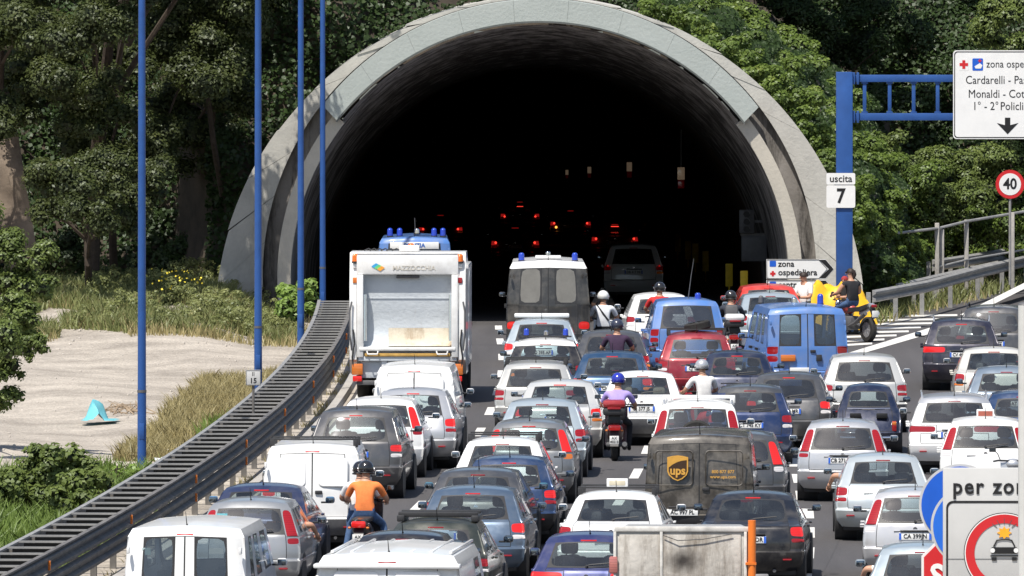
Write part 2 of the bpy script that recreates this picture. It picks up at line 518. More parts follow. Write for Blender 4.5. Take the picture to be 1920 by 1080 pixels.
# ---- road
mb = MB()
path = [(xb(d), d, zr(d) + 0.004) for d in list(np.arange(-60, 120, 20)) + list(np.arange(120, 300, 4)) + list(np.arange(300, 1180, 20))]
mb.sweep([(0.2, 0), (3.5, 0), (7.5, 0), (11.8, 0)], path)
tag(mb.build('road', ASPHALT, fix=False), kind='structure')
mb = MB()                                             # exit lane and ramp fanning out to the right
def exit_edges(d):
    a = max(xb(d) + 11.5, 8.9 + (d - 271) * .2)
    b = xb(min(d, 200)) + 17.5 + max(0, d - 200) * 0.075 + (max(0, d - 225) ** 2) * 0.0035
    return a, b
ds = list(np.arange(40, 324, 4))
for d in ds:
    a, b = exit_edges(d)
    rise = 0.0
    for k in range(5): mb.v.append((a + (b - a) * k / 4, d, 0.0 + rise))
for j in range(len(ds) - 1):
    for i in range(4): mb.f.append((j * 5 + i, j * 5 + i + 1, j * 5 + 6 + i, j * 5 + 5 + i)); mb.m.append(0)
tag(mb.build('exit_lane', ASPHALT, fix=False), kind='structure')
mb = MB()
mb.sweep([(-0.75, 0.03), (0.62, 0.03), (0.62, 0.0), (0.9, 0.0)], [(xb(d), d, 0.006) for d in np.arange(60, 274, 3)])
tag(mb.build('median_verge', GROUND, fix=False), kind='structure')
mb = MB()
mb.sweep([(0.62, 0), (0.62, 0.14), (0.80, 0.14), (0.82, 0)], [(xb(d), d, 0.0) for d in np.arange(60, 300, 3)], closed=True)
k = mb.build('kerb', KERB); tag(k, kind='structure')

# ---- painted markings
def dash(u0, u1, d0, d1, taper=0.0):
    m = MB(); vs = []
    for d in (d0, d1):
        for u in (u0, u1): vs.append((xb(d) + u + taper * (190 - d), d, zr(d) + 0.0085))
    m.add(vs, [(0, 1, 3, 2)])
    o = m.build('lane_dash', WORN, fix=False); tag(o, kind='structure'); return o
for k in range(30):
    d = 128 + k * 8.8
    if 150 < d < 275: dash(3.95, 4.13, d, d + 3.4)
    if 150 < d < 275: dash(7.5, 7.68, d + 2, d + 5.4)
for k in range(16):
    d = 165 + k * 5.65
    dash(10.79 + .0855, 11.07 + .0855, d, d + 3.0, 0.0285)
mb = MB(); mb.sweep([(0.98, 0), (1.13, 0)], [(xb(d), d, zr(d) + 0.0085) for d in np.arange(80, 300, 4)])
tag(mb.build('edge_line', WORN, fix=False), kind='structure')
def strip(pts, w, name='gore_stripe'):
    m = MB(); vs = []
    for p in pts: vs += [(p[0], p[1], p[2] - 0), (p[0] + w, p[1], p[2])]
    m.add(vs, [(2 * i, 2 * i + 1, 2 * i + 3, 2 * i + 2) for i in range(len(pts) - 1)])
    o = m.build(name, WORN, fix=False); tag(o, kind='structure'); return o
def gp(x, y, z=0.0):                                   # a point of the level road seen at that row
    s = (y - HORIZ) / (CAMH - z); return (px(x, s), FPX / s, z)
# solid line of the gore and the stripes behind it
A = gp(1560, 671, 0.0085); B = gp(1800, 597, 0.0085)
mb = MB(); mb.add([A, (A[0] + 0.25, A[1] - 0.6, A[2]), (B[0] + 0.3, B[1] - 1.5, B[2]), B], [(0, 1, 2, 3)])
tag(mb.build('gore_line', WORN, fix=False), kind='structure')
for k in range(8):
    y = 592 + k * 7.6
    x0 = 1575 + k * 1; x1 = 1612 + (653 - y) * 3.0
    if x1 - x0 < 12: continue
    a = gp(x0, y, 0.0085); b = gp(x1, y - 3, 0.0085); c = gp(x1, y + 0.4, 0.0085); e = gp(x0, y + 3.6, 0.0085)
    mb = MB(); mb.add([a, e, c, b], [(0, 1, 2, 3)])
    tag(mb.build('gore_stripe', WORN, fix=False), kind='structure')
C2 = gp(1620, 575, 0.0085); D2 = gp(1780, 590, 0.0085)
E0 = gp(1800, 590, .0085); E1 = gp(1925, 552, .0085)
mb = MB(); mb.add([E0, (E0[0] + .2, E0[1] - 1, E0[2]), (E1[0] + .2, E1[1] - 1, E1[2] + .35), (E1[0], E1[1], E1[2] + .35)], [(0, 1, 2, 3)])
tag(mb.build('ramp_edge_line', WORN, fix=False), kind='structure')

# ---- tunnel portal
PS = 73.0; PD = FPX / PS                               # scale and distance of the mouth
TX = px(1012, PS)                                      # axis of the tunnel
portal = thing('tunnel_portal', 'arched concrete tunnel portal with grey green band over the dark mouth', 'tunnel', (TX, PD, 0))
def ring(name, r0, r1, cz0, cz1, y0, y1, a0, a1, mat, n=48, parent=portal):
    m = MB(); vs = []
    for i in range(n + 1):
        a = R(a0 + (a1 - a0) * i / n)
        for (r, cz) in ((r0, cz0), (r1, cz1)):
            for y in (y0, y1): vs.append((r * math.cos(a), y, cz + r * math.sin(a)))
    fs = []
    for i in range(n):
        b = i * 4; q = b + 4
        fs += [(b, b + 2, q + 2, q), (b + 1, q + 1, q + 3, b + 3), (b, q, q + 1, b + 1), (b + 2, b + 3, q + 3, q + 2)]
    fs += [(0, 1, 3, 2), (n * 4, n * 4 + 2, n * 4 + 3, n * 4 + 1)]
    m.add(vs, fs)
    return m.build(name, mat, parent)
# outer ring wall, cast in separate blocks whose joints stay open by a finger
NB = 19
for i in range(NB):
    a0 = -3 + i * (186 / NB); a1 = a0 + 186 / NB
    rr = 8.40 + random.uniform(-0.03, 0.03)
    ring('concrete_block', 7.15, rr, 1.14, -0.10, 1.5 + random.uniform(-0.02, 0.02), 6.0, a0 + 0.05, a1 - 0.05, CONC, 6)
ring('ring_core', 6.52, 8.3, 1.13, -0.10, 1.75, 5.9, -12, 192, CONCD, 48)
NP = 9
for i in range(NP):                                    # cladding sheets, butted
    a0 = 37.5 + i * (104.5 / NP)
    ring('cladding_sheet', 6.62, 7.08, 1.10, 1.20, -0.25 + random.uniform(-.006, .006), 1.45, a0 + .02, a0 + 104.5 / NP - .02, CLAD, 6)
ring('band_edge', 6.58, 6.625, 1.10, 1.10, -0.27, 1.47, 37.2, 142.3, plain('band_edge_dark', (0.10, 0.11, 0.105), 0.7), 40)
ring('mouth_rib', 6.40, 6.74, 1.12, 1.14, 0.0, 1.75, -12, 38.0, CONCW, 24)
ring('mouth_rib', 6.40, 6.74, 1.12, 1.14, 0.0, 1.75, 141.6, 192, CONCW, 24)
def cone(name, r0, z0, y0, r1, z1, y1, mat, a0=-10, a1=190, n=56, seg=6):
    m = MB(); vs = []
    for j in range(seg + 1):
        t = j / seg
        r = r0 + (r1 - r0) * t; z = z0 + (z1 - z0) * t; y = y0 + (y1 - y0) * t
        for i in range(n + 1):
            a = R(a0 + (a1 - a0) * i / n); vs.append((r * math.cos(a), y, z + r * math.sin(a)))
    fs = [(j * (n + 1) + i, j * (n + 1) + i + 1, (j + 1) * (n + 1) + i + 1, (j + 1) * (n + 1) + i) for j in range(seg) for i in range(n)]
    m.add(vs, fs); return m.build(name, mat, portal, fix=False)
cone('flared_lining', 6.50, 1.12, 0.30, 6.02, 0.62 + zr(PD + 14), 14.3, LINING, -16, 196)
# bore
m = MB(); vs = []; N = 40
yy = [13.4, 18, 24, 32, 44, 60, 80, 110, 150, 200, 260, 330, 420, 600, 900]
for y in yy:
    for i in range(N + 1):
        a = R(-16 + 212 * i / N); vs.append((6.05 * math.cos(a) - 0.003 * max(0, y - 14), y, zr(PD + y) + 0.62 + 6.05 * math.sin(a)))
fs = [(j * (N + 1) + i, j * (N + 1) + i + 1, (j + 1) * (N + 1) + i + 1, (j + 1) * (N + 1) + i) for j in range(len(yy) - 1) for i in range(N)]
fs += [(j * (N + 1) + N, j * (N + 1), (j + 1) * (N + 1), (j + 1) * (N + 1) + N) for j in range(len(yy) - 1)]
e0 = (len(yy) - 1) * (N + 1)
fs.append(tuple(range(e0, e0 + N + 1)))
m.add(vs, fs); m.build('bore', BOREWALL, portal, fix=False)
# raised walkway inside, on the right
m = MB()
m.sweep([(4.9, 0), (4.9, 0.3), (6.2, 0.3)], [(-0.003 * max(0, y - 14), y, zr(PD + y)) for y in range(6, 880, 8)])
m.build('walkway', CONCD, portal, fix=False)
# ---- yellow marker plates down the right-hand wall, and hanging signs with a weak glow above
YEL = plain('yellow_marker', (0.85, 0.58, 0.04), 0.5, var=0.15)
def wallx(d): return TX + 5.75 - 0.003 * max(0, d - PD - 14)
for k, (x, s) in enumerate(((1395, 71.6), (1367, 69), (1323, 62.5), (1304, 59.5), (1290, 57), (1271, 54), (1240, 49), (1208, 43.5), (1190, 40), (1168, 36.5), (1148, 33.5), (1130, 30.5), (1112, 28))):
    d = FPX / s
    o = MB().box(-0.10, 0.10, -0.02, 0.02, 0, 0.62, 0.01).box(-0.02, 0.02, -0.018, 0.018, -0.3, 0.0).build('marker_plate', YEL)
    o.location = (px(x, s), d, pz((531, 516, 488, 472, 466, 451, 436, 423, 416, 409, 403, 398, 393)[k] + 21, s) if k < 9 else zr(d) + .4); o.rotation_euler = (0, 0, R(12))
    tag(o, 'yellow upright marker plate on the right tunnel wall', 'marker', 'yellow marker plates along the tunnel wall')
SIGNGLOW = lamp('glowing_sign_face', (0.50, 0.36, 0.24), 0.10)  # sign faces given a weak glow of their own
for x, y, s in ((1277, 345, 68), (1180, 327, 49.5), (1105, 329, 35), (1063, 331, 27), (1027, 334, 20)):
    d = FPX / s; x = px(x, s); z = pz(y, s)
    r_ = thing('niche_sign', 'small hanging emergency sign with red foot under the tunnel vault', 'sign', (x, d, z), 0, 'hanging signs in the tunnel')
    MB().box(-.10, .10, -.03, .03, 0.12, 0.46, .01).build('panel', SIGNGLOW, r_)
    MB().box(-.09, .09, -.032, .03, -0.12, 0.11, .01).build('red_foot', RED, r_)
    MB().box(-.015, .015, -.015, .015, 0.46, 1.5).build('hanger', BLACKP, r_)

# ---- traffic light and cabinet just inside the mouth
r_ = thing('traffic_light', 'dark grey traffic signal fixed inside the right tunnel wall', 'traffic light', (px(1400, 70.5), FPX / 70.5, pz(437, 70.5)))
MB().box(-.2, .2, -.1, .1, 0, .62, .03).build('housing', GREYP, r_)
for k in range(3):
    MB().cyl((0, -.1, .11 + .2 * k), (0, -.16, .11 + .2 * k), .085, .09).build('lens', INK, r_)
    MB().tube([(-.1, -.2, .11 + .2 * k), (-.07, -.2, .18 + .2 * k), (0, -.2, .21 + .2 * k), (.07, -.2, .18 + .2 * k), (.1, -.2, .11 + .2 * k)], .02, 6).build('visor', GREYP, r_)
MB().box(.2, .75, -.03, .03, .28, .34).build('bracket', GREYP, r_)
r_ = thing('control_cabinet', 'grey steel cabinet below the signal inside the tunnel mouth', 'cabinet', (px(1414, 70.5), FPX / 70.5, pz(490, 70.5)))
MB().box(-.34, .34, -.1, .15, 0, .68, .02).build('case', GREYP, r_)
MB().box(-.30, .30, -.115, -.1, .04, .64, .01).build('door', GREYP, r_)
MB().box(-.36, .5, .02, .10, .68, .74).build('shelf_bracket', GALVD, r_)

# ---- hillside behind, cut round the portal
ROCK = concrete_mat('earth_and_rock', (0.035, 0.028, 0.020), (0.085, 0.066, 0.046), 0.6, (0.02, 0.017, 0.012), 0.48, False)  # earth darkened, the bank's deep shade put into its colour
def hill_y(x, z):
    y = PD + 4.2 + 0.45 * max(0, z) + 0.8 * math.sin(x * 0.55 + 1.3) + 0.5 * math.sin(z * 1.1 + x * 0.8) + 0.25 * math.sin(x * 2.3) * math.cos(z * 2.1)
    x0 = TX + math.sqrt(max(0.0, 8.7 ** 2 - max(0, z) ** 2)) + .3
    if x > x0: y += min(23, (x - x0) * 11)
    if z > 9: y += (z - 9) * 2.5
    if x < -8: y += 2.0
    return y
mb = MB()
hx = list(np.concatenate([np.arange(-60, 0, 1.0), np.arange(0, 14, .3), np.arange(14, 62, 1.0)])); hz = list(np.arange(-3, 22, 0.45))
idx = {}
for j, z in enumerate(hz):
    for i, x in enumerate(hx):
        idx[i, j] = len(mb.v); mb.v.append((x, max(PD + 2.5, hill_y(x, z)), z))
for j in range(len(hz) - 1):
    for i in range(len(hx) - 1):
        cx = (hx[i] + hx[i + 1]) / 2 - TX; cz = hz[j] + .22
        if math.hypot(cx, cz) < 7.35 or (abs(cx) < 7.0 and cz < 0.5): continue
        mb.f.append((idx[i, j], idx[i + 1, j], idx[i + 1, j + 1], idx[i, j + 1])); mb.m.append(0)
o0 = len(mb.v)
mb.add([(-60, hill_y(-60, 21.7), 21.7), (61, hill_y(61, 21.7), 21.7), (200, 700, 60), (-200, 700, 60)], [(0, 1, 2, 3)])
tag(mb.build('hillside', ROCK, fix=False), kind='structure')

# ---- median barrier
def wbeam(lat, z, sgn, w=0.30, dep=0.07):
    return [(lat, z + w * .5), (lat + sgn * dep, z + w * .36), (lat + sgn * dep, z + w * .2), (lat, z + w * .06), (lat, z - w * .06), (lat + sgn * dep, z - w * .2), (lat + sgn * dep, z - w * .36), (lat, z - w * .5),
            (lat - sgn * .008, z - w * .5), (lat - sgn * .008, z + w * .5)]
bp_ = [(xb(d), d, 0.0) for d in np.arange(120, 266, 2.0)]
barrier = thing('median_barrier', 'long double steel crash barrier with ladder-like cross bars on top', 'barrier', (0, 0, 0))
MB().sweep(wbeam(0.36, 0.76, 1), bp_, closed=True).build('upper_rail', GALVD, barrier)
MB().sweep(wbeam(0.36, 0.44, 1), bp_, closed=True).build('lower_rail', GALVD, barrier)
MB().sweep(wbeam(-0.40, 0.76, -1), bp_, closed=True).build('far_rail', GALVD, barrier)
MB().sweep([(0.34, .915), (0.42, .915), (0.42, .945), (0.34, .945)], bp_, closed=True).build('top_channel', GALVD, barrier)
MB().sweep([(-0.46, .915), (-0.38, .915), (-0.38, .945), (-0.46, .945)], bp_, closed=True).build('top_channel', GALV, barrier)
rung_me = MB().box(-.38, .36, -.025, .025, .925, .955).mesh('rung'); rung_me.materials.append(GALV)
spac_me = MB().box(-.30, .28, -.02, .02, .74, .915).mesh('spacer'); spac_me.materials.append(plain('spacer_gap_shade', (.035, .033, .03), .8))  # near-black colour stands in for the shade between the rungs
post_me = MB().box(.24, .34, -.05, .05, 0, .90).mesh('post'); post_me.materials.append(GALVD)
post2_me = MB().box(-.36, -.28, -.05, .05, 0, .90).mesh('post'); post2_me.materials.append(GALVD)
refl_me = MB().box(-.02, .02, -.05, .0, -.075, .075, .008).mesh('reflector'); refl_me.materials.append(AMBER)
for k in range(95):
    d = 122 + k * 1.5
    if d > 263: break
    rz = -math.atan(slope(d))
    link('rung', rung_me, barrier, (xb(d), d, 0), rz + random.uniform(-.03, .03))
    link('spacer', spac_me, barrier, (xb(d), d + .045, 0), rz)
    if k % 2 == 0:
        link('post', post_me, barrier, (xb(d), d + .2, 0), rz)
        link('post', post2_me, barrier, (xb(d), d + .2, 0), rz)
    if k % 8 == 3:
        for z in (.76, .44): link('reflector', refl_me, barrier, (xb(d) + .45, d, z), rz)
# second low guard rail at the verge foot is the lit pale strip: a drain kerb in lengths
# ---- right ramp guard rails
def rail(label, pts, z, h, name='guard_rail', two=False):
    r_ = thing(name, label, 'guard rail', (0, 0, 0))
    P = []
    for i in range(len(pts) - 1):
        a = Vector(pts[i]); b = Vector(pts[i + 1])
        for t in np.linspace(0, 1, 9)[:-1]: P.append(tuple(a.lerp(b, t)))
    P.append(tuple(pts[-1]))
    MB().sweep(wbeam(0, h, 1, .32, .09), P, closed=True).build('rail', GALV, r_)
    if two: MB().sweep([(-.05, h - .45), (.02, h - .45), (.02, h - .37), (-.05, h - .37)], P, closed=True).build('lower_bar', GALV, r_)
    L = 0
    pm = MB().box(-.06, .06, -.05, .05, -.35, h + .1, .01).mesh('post'); pm.materials.append(GALV)
    for i in range(0, len(P), 4): link('post', pm, r_, (P[i][0] - .1, P[i][1] + .08, P[i][2]))
    return r_
def gp2(x, y, s): return (px(x, s), FPX / s, pz(y, s))
rail('bright steel guard rail running from the gore up the exit ramp', [gp2(1636, 612, 73.8), gp2(1736, 592, 72.0), gp2(1840, 562, 69.3), gp2(1930, 539, 67.2)], 0, .76)
rail('dull steel guard rail starting behind the bright one on the ramp', [gp2(1680, 588, 71.6), gp2(1760, 568, 69.9), gp2(1930, 527, 66.1)], 0, .62)
rail('blunt-ended steel guard rail below the pipe fence', [gp2(1748, 557, 68.8), gp2(1830, 544, 67.6), gp2(1930, 525, 66.0)], 0, .86)
fence = thing('pipe_fence', 'grey pipe handrail on concrete posts at the top of the ramp', 'fence')
fp = [gp2(1632, 443, 69.4), gp2(1760, 428, 68.9), gp2(1812, 415, 68.7), gp2(1925, 396, 68.2)]
MB().tube(fp, .04).build('top_pipe', GALV, fence)
MB().tube([(p[0], p[1], p[2] - 1.05) for p in fp[1:]], .03).build('lower_pipe', GALV, fence)
for x, y in ((1634, 443), (1757, 420), (1766, 432), (1812, 414), (1898, 400), (1960, 392)):
    s = 69.4 - (x - 1632) * .004
    MB().box(-.06, .06, -.06, .06, -2.15, 0.03, .015).build('post', KERB, fence).location = gp2(x, y, s)
# ground bench carrying the fence and ramp side
mb = MB(); mb.sweep([(0, -.05), (0, .5), (6, .8)], [(gp2(1640, 575, 72.0)[0], FPX / 72.0, 0), (gp2(1800, 575, 70.5)[0], FPX / 70.5, 0), (gp2(1990, 575, 68.0)[0], FPX / 68.0, .3)])
# ---- blue lamp columns
for i, (x, yb_, w, lab) in enumerate(((266, 893, 15, 'thick blue lamp column standing beside the blue tarpaulin lot'), (484, 752, 13.5, 'blue lamp column behind the small marker sign 15'),
                                  (564, 668, 12, 'blue lamp column in front of the green fern bush'), (605, 622, 10.5, 'thin blue lamp column close to the tunnel mouth'))):
    s = (yb_ - HORIZ) / CAMH
    r_ = thing('lamp_column', lab, 'pole', (px(x, s), FPX / s, 0), 0, 'blue lamp columns beside the median')
    r0 = w / s / 2
    MB().cyl((0, 0, -.1), (0, 0, 1.6), r0 * 1.12, r0 * 1.1, 20).build('lower_shaft', BLUEST, r_)
    MB().tube([(0, 0, 1.6), (0, 0, 4), (0, 0, 8), (0, 0, 13)], [r0 * 1.06, r0 * 1.0, r0 * .9, r0 * .7], 20).build('upper_shaft', BLUEST, r_)
    MB().cyl((0, 0, 1.58), (0, 0, 1.63), r0 * 1.18, r0 * 1.18, 20).build('collar', GREYP, r_)
    MB().box(-r0 * .6, r0 * .6, -r0 * 1.2, -r0 * .9, .7, 1.0, .01).build('hatch', BLUEST, r_)
    MB().tube([(0, 0, 13), (.2, 0, 13.4), (1.2, 0, 13.6)], .05).build('arm', BLUEST, r_)
    MB().box(1.1, 1.9, -.18, .18, 13.5, 13.66, .04).build('lantern', GREYP, r_)

# ================================================================= CARS
CARGROUP = 'vehicles queueing for the tunnel'
def lerp(a, b, t): return a + (b - a) * t
PRE = {}
def preset(name, L, W, H, rear, front, **k):
    PRE[name] = dict(L=L, W=W, H=H, rear=rear, front=front, **k)
def fr_car(L, H, wl=1.0, hood=.74, wsb=.98, wst=1.8):
    return [(.22, L - .14, .84), (.36, L - .03, .92), (.50, L, .95), (.52, L - .03, .94), (.60, L - .05, .945), (.68, L - .1, .94), (hood, L - .2, .91), (wl - .07, L - wsb, .90), (H - .14, L - wst, .745), (H - .055, L - wst - .15, .69)]
preset('punto', 3.82, 1.66, 1.48, [(.24, .16, .86), (.36, .03, .97), (.56, .0, 1.0), (.58, .06, .985), (.68, .065, .995), (.80, .085, .985), (.93, .12, .965), (.97, .14, .945), (1.48 - .13, .36, .775), (1.48 - .05, .47, .70)], fr_car(3.82, 1.48), lamps='high')
preset('hatch', 3.80, 1.66, 1.44, [(.24, .16, .86), (.36, .03, .97), (.54, .0, 1.0), (.56, .05, .985), (.68, .06, 1.0), (.76, .08, .99), (.94, .13, .965), (.98, .17, .93), (1.44 - .13, .52, .765), (1.44 - .05, .62, .70)], fr_car(3.80, 1.44), lamps='low')
preset('corsa', 3.82, 1.65, 1.44, [(.24, .16, .86), (.36, .03, .97), (.56, .0, 1.0), (.58, .06, .985), (.68, .065, .995), (.79, .085, .985), (.90, .11, .965), (.94, .13, .945), (1.44 - .13, .42, .78), (1.44 - .05, .53, .70)], fr_car(3.82, 1.44), lamps='high')
preset('round', 3.90, 1.70, 1.45, [(.24, .16, .86), (.36, .03, .97), (.54, .0, 1.0), (.57, .05, .985), (.68, .06, 1.0), (.76, .09, .985), (.95, .18, .955), (.99, .24, .92), (1.45 - .12, .66, .76), (1.45 - .045, .80, .70)], fr_car(3.90, 1.45), lamps='low')
preset('mpv', 4.25, 1.72, 1.61, [(.25, .16, .86), (.38, .03, .97), (.58, .0, 1.0), (.60, .05, .985), (.76, .06, 1.0), (.84, .08, .99), (1.01, .11, .97), (1.05, .14, .95), (1.61 - .15, .44, .79), (1.61 - .05, .54, .72)], fr_car(4.25, 1.61, 1.05, .80), lamps='low')
preset('wagon', 4.45, 1.73, 1.50, [(.25, .16, .86), (.38, .03, .97), (.57, .0, 1.0), (.59, .05, .985), (.72, .06, 1.0), (.79, .08, .99), (.96, .11, .97), (1.0, .14, .95), (1.50 - .14, .48, .79), (1.50 - .05, .58, .72)], fr_car(4.45, 1.50, 1.0, .78, 1.15, 2.0), lamps='low')
preset('sedan', 4.40, 1.72, 1.42, [(.25, .16, .86), (.38, .03, .97), (.56, .0, 1.0), (.58, .05, .985), (.70, .05, 1.0), (.77, .06, .985), (.97, .12, .945), (1.01, .62, .90), (1.42 - .11, 1.20, .755), (1.42 - .045, 1.36, .69)], fr_car(4.40, 1.42, 1.0, .76, 1.15, 1.95), lamps='low')
preset('suv', 4.0, 1.70, 1.68, [(.36, .12, .88), (.48, .02, .97), (.66, .0, 1.0), (.68, .05, .985), (.80, .05, 1.0), (.94, .06, .995), (1.06, .07, .98), (1.10, .08, .96), (1.68 - .14, .28, .83), (1.68 - .05, .36, .76)], fr_car(4.0, 1.68, 1.08, .9, 1.1, 1.75), lamps='low')
def fr_van(L, H, wl, w8=.88): return [(.26, L - .12, .86), (.40, L - .03, .94), (.56, L, .96), (.58, L - .02, .95), (.70, L - .05, .95), (.82, L - .09, .95), (.95, L - .22, .93), (wl + .06, L - .72, .93), (H - .20, L - 1.35, w8), (H - .06, L - 1.5, w8 - .06)]
def rr_van(H, wl, w8=.92): return [(.30, .10, .88), (.42, .02, .97), (.58, .0, 1.0), (.60, .05, .985), (.78, .055, .995), (.94, .06, .995), (wl - .04, .065, .99), (wl, .07, .985), (H - .17, .16, w8), (H - .055, .22, w8 - .07)]
preset('smallvan', 4.10, 1.72, 1.82, rr_van(1.82, 1.08, .88), fr_van(4.10, 1.82, 1.08, .84), lamps='vertical')
preset('bigvan', 4.80, 1.98, 2.20, rr_van(2.20, 1.30, .92), fr_van(4.80, 2.20, 1.30), lamps='vertical')
preset('boxvan', 4.60, 1.86, 1.95, rr_van(1.95, 1.12, .94), fr_van(4.60, 1.95, 1.12), lamps='vertical')
preset('bubble', 2.97, 1.32, 1.32, [(.24, .20, .80), (.30, .09, .88), (.42, .05, .94), (.44, .07, .94), (.56, .12, .95), (.70, .21, .95), (.84, .36, .92), (.90, .47, .86), (1.18, .80, .70), (1.27, .96, .62)],
       [(.24, 2.86, .78), (.32, 2.92, .84), (.45, 2.96, .88), (.47, 2.95, .88), (.55, 2.93, .88), (.65, 2.88, .86), (.76, 2.74, .82), (.90, 2.18, .84), (1.18, 1.80, .70), (1.27, 1.62, .62)], lamps='bubble')
COLS = {'car': (.42, .775), 'van': (.06, .80), 'cab': (.06, .84)}
SEATME = {}
SEATB = plain('seat_fabric_beige', (.22, .19, .15), .9, var=.2, scale=30)
def seat_mesh(w, hh, col):
    k = (w, hh, col)
    if k not in SEATME:
        m = MB()
        M = Matrix.Rotation(R(-12), 4, 'X')
        m.box(-w / 2, w / 2, -.07, .07, 0, .58, .05, M=M)
        m.box(-w / 2, w / 2, -.02, .48, -.14, .04, .05)
        me = m.mesh('seat_back'); smooth_angle(me)
        h = MB().box(-.13, .13, -.06, .05, 0, .19, .05, M=Matrix.Translation((0, -.13, .62)))
        h.cyl((-.05, -.12, .55), (-.05, -.13, .64), .012, n=6).cyl((.05, -.12, .55), (.05, -.13, .64), .012, n=6)
        hm = h.mesh('headrest'); smooth_angle(hm)
        SEATME[k] = (me, hm)
    return SEATME[k]
WHEELS = {}
def wheel_mesh(r, w):
    k = (round(r, 3), round(w, 3))
    if k not in WHEELS:
        t = MB(); n = 24
        prof = [(-w / 2, r * .62), (-w / 2, r * .9), (-w / 2 + .03, r), (w / 2 - .03, r), (w / 2, r * .9), (w / 2, r * .62)]
        vs = []
        for x, q in prof:
            for i in range(n): vs.append((x, q * math.cos(2 * math.pi * i / n), q * math.sin(2 * math.pi * i / n)))
        fs = [(a * n + i, a * n + (i + 1) % n, (a + 1) * n + (i + 1) % n, (a + 1) * n + i) for a in range(5) for i in range(n)]
        t.add(vs, fs); tm = t.mesh('tyre'); tm.materials.append(TYRE); smooth_angle(tm)
        h = MB().cyl((-w * .38, 0, 0), (w * .38, 0, 0), r * .63, n=20)
        for i in range(7):
            a = 2 * math.pi * i / 7
            h.box(-w * .44, w * .44, -.03, .03, r * .12, r * .6, .01, M=Matrix.Rotation(a, 4, 'X'))
        h.cyl((-w * .46, 0, 0), (w * .46, 0, 0), r * .16, n=12)
        hm = h.mesh('rim'); hm.materials.append(STEEL); smooth_angle(hm)
        WHEELS[k] = (tm, hm)
    return WHEELS[k]
def split_mesh(me, tags):
    """shell mesh with material_index = tag number -> {tag: (verts, faces)}"""
    co = np.empty(len(me.vertices) * 3); me.vertices.foreach_get('co', co); co = co.reshape(-1, 3)
    out = {}
    for p in me.polygons:
        t = tags[p.material_index]
        d = out.setdefault(t, ({}, [], []))
        f = []
        for v in p.vertices:
            if v not in d[0]: d[0][v] = len(d[1]); d[1].append(tuple(co[v]))
            f.append(d[0][v])
        d[2].append(f)
    return {t: (d[1], d[2]) for t, d in out.items()}
def panel(name, vf, mats, parent, ring=0.0, rnd=0):
    me = bpy.data.meshes.new(name)
    me.from_pydata(vf[0], [], vf[1])
    for m in mats: me.materials.append(m)
    if ring > 0:
        bm = bmesh.new(); bm.from_mesh(me)
        r = bmesh.ops.inset_region(bm, faces=list(bm.faces), thickness=ring, use_boundary=True, use_even_offset=True)
        rs = set(r['faces'])
        for f in rs: f.material_index = 1
        if rnd:
            loop = {}
            for e in bm.edges:
                k = [f in rs for f in e.link_faces]
                if len(k) == 2 and k[0] != k[1]:
                    a, b = e.verts
                    loop.setdefault(a, []).append(b); loop.setdefault(b, []).append(a)
            for _ in range(rnd):
                new = {v: v.co * .5 + (ns[0].co + ns[1].co) * .25 for v, ns in loop.items() if len(ns) == 2}
                for v, c in new.items(): v.co = c
        bm.to_mesh(me); bm.free()
    me.polygons.foreach_set('use_smooth', [True] * len(me.polygons))
    return link(name, me, parent)
